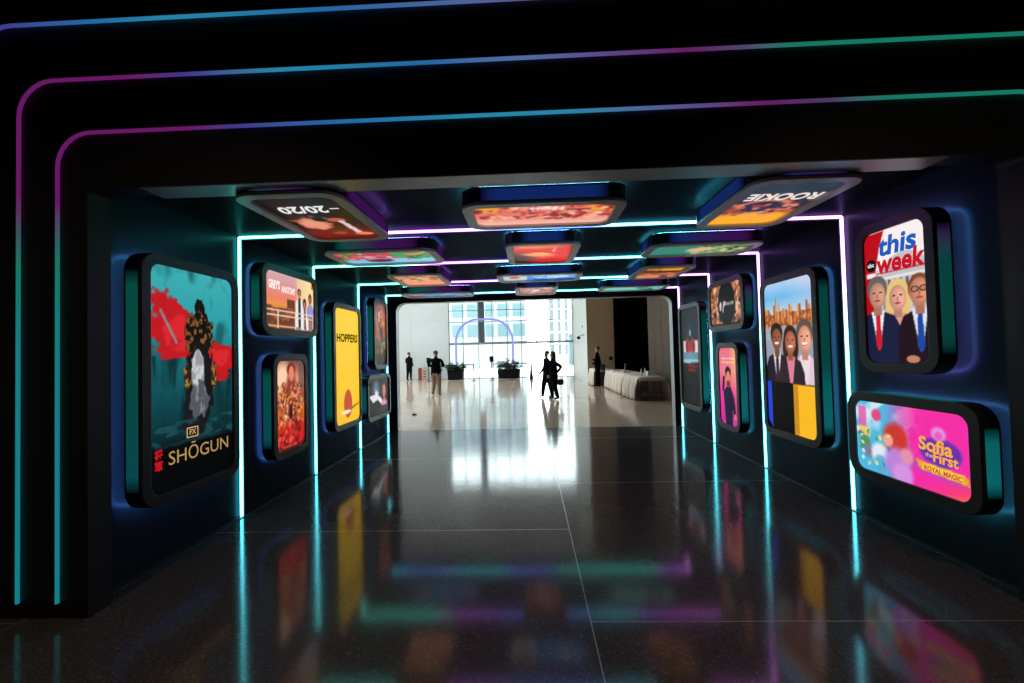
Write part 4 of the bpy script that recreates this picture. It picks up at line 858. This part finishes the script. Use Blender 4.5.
# ------------------------------------------------------------------ tables and cloths
def table(loc, L, label):
    o = empty('folding_table', loc); tag(o, label, 'table', 'folding tables in a row')
    MB().box((0, 0, .70), (.80, L, .735)).build('tabletop', M['wood'], o, bevel=.006)
    for x in (.08, .72):
        for y in (.15, L-.15): MB().tube([(x, y, 0), (x, y, .70)], .016, 8).build('leg', M['chrome'], o)
    for y in (.15, L-.15): MB().tube([(.08, y, .25), (.72, y, .25)], .01, 6).build('brace', M['chrome'], o)
def cloth(loc, L, label, front_drop, seed):
    rr = random.Random(seed); ph = rr.uniform(0, 6)
    # sheet draped over the table: long sides reach the floor, the ends hang short
    xs = [-.62, -.5, -.38, -.26, -.14, -.05, 0.0, .2, .4, .6, .8, .85, .94, 1.06, 1.18, 1.30, 1.42]
    ny = 44; vs = []; W_ = len(xs)
    for j in range(ny+1):
        y = -0.01+(L+0.02)*j/ny
        for x in xs:
            fold = .045*math.sin(y*11+ph)+.028*math.sin(y*23+ph*2)
            if x < 0: d = -x; k = min(1, d/.3); vs.append((-.015-.05*k-fold*k-.05*d, y, max(.012, .74-d*1.15)))
            elif x > .8: d = x-.8; k = min(1, d/.3); vs.append((.815+.05*k+fold*k+.05*d, y, max(.012, .74-d*1.15)))
            else: vs.append((x, y, .741+.002*math.sin(x*20+y*6)))
    fs = [(j*W_+i, j*W_+i+1, (j+1)*W_+i+1, (j+1)*W_+i) for j in range(ny) for i in range(W_-1)]
    m = MB(); m.add(vs, fs)
    if front_drop:
        n = 12; b = []
        for q in range(4):
            for i in range(n+1): x = -.015+.83*i/n; b.append((x, -.02-.02*q/3-.006*math.sin(x*22+1), .741-front_drop*q/3))
        m.add(b, [(q*(n+1)+i, q*(n+1)+i+1, (q+1)*(n+1)+i+1, (q+1)*(n+1)+i) for q in range(3) for i in range(n)])
    ob = m.build('tablecloth', M['cloth'], None, smooth=True); ob.location = loc; s = ob.modifiers.new('thickness', 'SOLIDIFY'); s.thickness = .004; s.offset = 1
    tag(ob, label, 'tablecloth', 'white cloths on the table row')
ty = [13.62, 15.52, 17.42, 20.02]
lab = ['nearest to the tunnel', 'second from the tunnel', 'third from the tunnel', 'farthest of the row, behind the standing person']
for k, y in enumerate(ty):
    tx = 3.36 if k < 3 else 2.97
    L = 1.84 if k < 3 else 1.4
    table((tx, y, 0), L, 'folding table under a white cloth, %s' % lab[k]); cloth((tx, y, 0), L, 'white cloth hanging in folds over the table %s' % lab[k], .12 if k in (0, 3) else 0, k+3)
def bottle(loc, label, h=.22, m='clear'):
    o = empty('bottle', loc); tag(o, label, 'bottle', 'bottles on the tables'); MB().lathe([(.03, 0), (.033, .01), (.033, h*.62), (.013, h*.82), (.013, h*.9)], seg=12).build('bottle_body', M[m], o, smooth=True); MB().lathe([(.016, h*.9), (.016, h)], seg=12).build('cap', M['paper'], o)
TZ = .748
bottle((3.75, 17.2, TZ), 'bottle standing alone on the middle of the table row', .30, 'chrome')
bottle((3.62, 14.3, TZ), 'left clear bottle on the nearest table', .22); bottle((3.78, 14.45, TZ), 'right clear bottle on the nearest table', .24)
def carton(loc, d, label, m):
    o = empty('carton', loc); tag(o, label, 'box', 'boxes on the tables'); MB().box((-d[0]/2, -d[1]/2, 0), (d[0]/2, d[1]/2, d[2])).build('carton_body', M[m], o, bevel=.006); MB().box((-d[0]/2-.004, -.03, d[2]-.02), (d[0]/2+.004, .03, d[2]+.004)).build('tape', M['cream'], o)
carton((3.92, 14.3, TZ), (.26, .22, .15), 'small white box on the nearest table beside the bottles', 'paper')
carton((3.66, 16.6, TZ), (.30, .22, .05), 'flat white tray on the second table', 'paper')
carton((3.6, 18.4, TZ), (.3, .4, .04), 'flat cream folder on the third table', 'cream')

# ------------------------------------------------------------------ people
def person(loc, rz, label, pose, top, legs, hair, scale=1.0, long_hair=False, build=1.0, coat=False):
    V = []; E = []; Rr = []; tagl = []
    def v(p, r, t, par=None):
        V.append(Vector(p)); Rr.append(r); tagl.append(t)
        if par is not None: E.append((par, len(V)-1))
        return len(V)-1
    b = build; lean = pose.get('lean', 0)
    pel = v((0, 0, .95), .135*b, 'top' if coat else 'legs'); sp = v((0, -lean*.3, 1.10), .125*b, 'top', pel); ch = v((0, -lean*.7, 1.30), .145*b, 'top', sp); nk0 = v((0, -lean, 1.44), .09, 'top', ch)
    nk = v((0, -lean-.01, 1.51), .052, 'skin', nk0); hd = v((0, -lean-.02, 1.60), .080, 'skin', nk); hd2 = v((0, -lean-.015, 1.70), .078, 'skin', hd); v((0, -lean-.015, 1.755), .035, 'skin', hd2)
    v((0, -lean-.115, 1.62), .012, 'skin', hd)
    for s in (-1, 1): v((s*.088, -lean, 1.63), .010, 'skin', hd)
    for s, k in ((-1, 'R'), (1, 'L')):
        tz = v((s*.10*min(b, 1.2), -lean*.9, 1.43), .062, 'top', ch); sh = v((s*.19*min(b, 1.22), -lean*.9, 1.375), .062*min(b, 1.2), 'top', tz); el = v(pose['el'+k], .05*b, 'top', sh); wr_ = v(pose['wr'+k], .034, 'top', el)
        d = (Vector(pose['wr'+k])-Vector(pose['el'+k])).normalized(); side = d.cross(Vector((0, 0, 1)));
        if side.length < .2: side = Vector((0, 1, 0))
        side.normalize(); pm = v(Vector(pose['wr'+k])+d*.06, .032, 'skin', wr_)
        for f, (o_, ln) in enumerate(((-.028, .065), (-.010, .078), (.010, .075), (.027, .06))):
            kn = v(Vector(pose['wr'+k])+d*(.085+ln*.45)+side*o_, .0095, 'skin', pm); v(Vector(pose['wr'+k])+d*(.085+ln*.85)+side*o_*1.05+Vector((0, -.012, -.006)), .008, 'skin', kn)
        tb = v(Vector(pose['wr'+k])+d*.06+side*.045, .011, 'skin', pm); v(Vector(pose['wr'+k])+d*.095+side*.058, .009, 'skin', tb)
        hp = v((s*.095*min(b, 1.2), 0, .90), .105*b, 'legs', pel); kn = v(pose['kn'+k], .068*b, 'legs', hp); an = v(pose['an'+k], .046*b, 'legs', kn)
        ax, ay, az = pose['an'+k]; he = v((ax, ay+.03, az-.045), .038, 'shoe', an); v((ax, ay-.15, az-.055), .034, 'shoe', he)
    me = bpy.data.meshes.new('body'); me.from_pydata([tuple(p) for p in V], E, []); ob = bpy.data.objects.new('tmp', me); C.objects.link(ob)
    md = ob.modifiers.new('skin', 'SKIN'); md.use_smooth_shade = True
    for i, d in enumerate(me.skin_vertices[0].data): d.radius = (Rr[i], Rr[i]); d.use_root = (i == 0)
    sb = ob.modifiers.new('sub', 'SUBSURF'); sb.levels = 1; sb.render_levels = 1
    dg = bpy.context.evaluated_depsgraph_get(); nm = bpy.data.meshes.new_from_object(ob.evaluated_get(dg)); bpy.data.objects.remove(ob)
    for m in (top, legs, M['skin'], M['shoe']): nm.materials.append(m)
    idx = {'top': 0, 'legs': 1, 'skin': 2, 'shoe': 3}
    P = np.array([tuple(p) for p in V]); Rn = np.array(Rr)
    for pl in nm.polygons:
        c = np.array(pl.center); k = int(np.argmin(np.linalg.norm(P-c, axis=1)-Rn)); tg = tagl[k]; lim = .84 if coat else .98
        if tg == 'legs' and c[2] > lim: tg = 'top'
        if k in (pel, sp) and c[2] <= lim: tg = 'legs'
        pl.material_index = idx[tg]; pl.use_smooth = True
    root = empty('person', loc, rz); root.scale = (scale,)*3; tag(root, label, 'person')
    bo = bpy.data.objects.new('body', nm); link(bo, root)
    h = MB(); hc = Vector((0, -lean+.012, 1.675)); n = 8; sg = 14; vs = []
    for i in range(n+1):
        th = math.pi*(.02+.58*i/n)
        for k in range(sg):
            a = 2*math.pi*k/sg; fr = math.sin(a) < -.35; zz = math.cos(th)*.105
            if fr and zz < .04: zz = .04+(.04-zz)*.15
            rr_ = .098*math.sin(th)+.004
            if fr and math.cos(th)*.105 < .05: rr_ = min(rr_, .082)
            if long_hair and not fr and i > 5: zz -= .09*(i-5)
            vs.append((hc.x+rr_*math.cos(a), hc.y+rr_*1.08*math.sin(a), hc.z+zz))
    h.add(vs, [(i*sg+k, (i+1)*sg+k, (i+1)*sg+(k+1) % sg, i*sg+(k+1) % sg) for i in range(n) for k in range(sg)]+[tuple(range(sg))])
    h.build('hair', hair, root, smooth=True)
    return root
STAND = dict(elR=(-.25, .03, 1.14), wrR=(-.24, -.05, .90), elL=(.25, .03, 1.14), wrL=(.24, -.05, .90), knR=(-.10, -.02, .50), anR=(-.11, .02, .10), knL=(.10, -.02, .50), anL=(.11, .02, .10))
def P_(**k): d = dict(STAND); d.update(k); return d
person((-7.42, 27.2, 0), 2.6, 'person in dark clothes standing alone by the white wall', P_(wrR=(-.16, -.16, .98), wrL=(.16, -.16, .98), anR=(-.15, .02, .10), anL=(.17, .02, .10), knL=(.13, 0, .5)), M['charcoal'], M['charcoal'], M['hair'], 1.0, build=1.25)
person((-3.63, 17.18, 0), math.pi-.15, 'person in a dark jacket and khaki trousers seen from behind', P_(elR=(-.30, -.02, 1.15), wrR=(-.17, -.24, 1.14), elL=(.33, -.02, 1.16), wrL=(.20, -.24, 1.16), anR=(-.14, .02, .10), anL=(.14, .02, .10)), M['navy'], M['khaki'], M['hair_grey'], .99, build=1.48, coat=True)
person((0.67, 15.36, 0), -math.pi/2+.25, 'left of the walking couple, dark figure stepping to the left', P_(lean=.03, knR=(-.10, -.14, .52), anR=(-.10, -.20, .11), knL=(.10, .04, .50), anL=(.10, .12, .11), wrR=(-.25, -.22, .93), elR=(-.25, -.04, 1.14)), M['navy'], M['navy'], M['hair'], .92, build=1.5)
person((0.83, 14.72, 0), -math.pi/2+.1, 'right of the walking couple, dark figure with hand on hip', P_(lean=.02, elL=(.30, .25, 1.20), wrL=(.20, .10, 1.00), knR=(-.09, -.08, .50), anR=(-.09, -.05, .10), knL=(.09, .02, .5), anL=(.09, .12, .10), elR=(-.24, -.03, 1.14), wrR=(-.22, -.10, .92)), M['navy'], M['charcoal'], M['hair'], .905, long_hair=True, build=1.45)
person((3.04, 19.45, 0), -math.pi/2-.1, 'person in dark clothes standing at the far end of the tables', P_(elR=(-.22, -.06, 1.14), wrR=(-.12, -.19, 1.20), elL=(.22, -.06, 1.12), wrL=(.14, -.20, 1.02), anR=(-.10, -.06, .10), anL=(.10, .06, .10)), M['navy'], M['navy'], M['hair'], 1.0, build=1.35)
o = empty('handbag', (1.04, 14.66, .58)); tag(o, 'dark rounded handbag hanging at the side of the walking couple', 'bag')
m = MB(); m.prism(rrect(.24, .20, .07, 4), -.05, .05); m.v = [(x, z, y) for x, y, z in m.v]; m.f = [f[::-1] for f in m.f]; m.build('bag_body', M['bagleather'], o, bevel=.015)
MB().tube([(-.08, 0, .09), (-.07, 0, .22), (-.03, 0, .33), (.03, 0, .33), (.07, 0, .22), (.08, 0, .09)], .009, 6).build('strap', M['bagleather'], o, smooth=True)
o = empty('handbag', (3.225, 19.22, .86)); tag(o, 'small dark shoulder bag behind the person at the tables', 'bag')
m = MB(); m.prism(rrect(.20, .26, .06, 4), -.05, .05); m.v = [(x, z, y) for x, y, z in m.v]; m.f = [f[::-1] for f in m.f]; m.build('bag_body', M['bagleather'], o, bevel=.015)
MB().tube([(-.07, 0, .12), (-.12, 0, .40), (-.22, 0, .70)], .009, 6).build('strap', M['bagleather'], o, smooth=True)
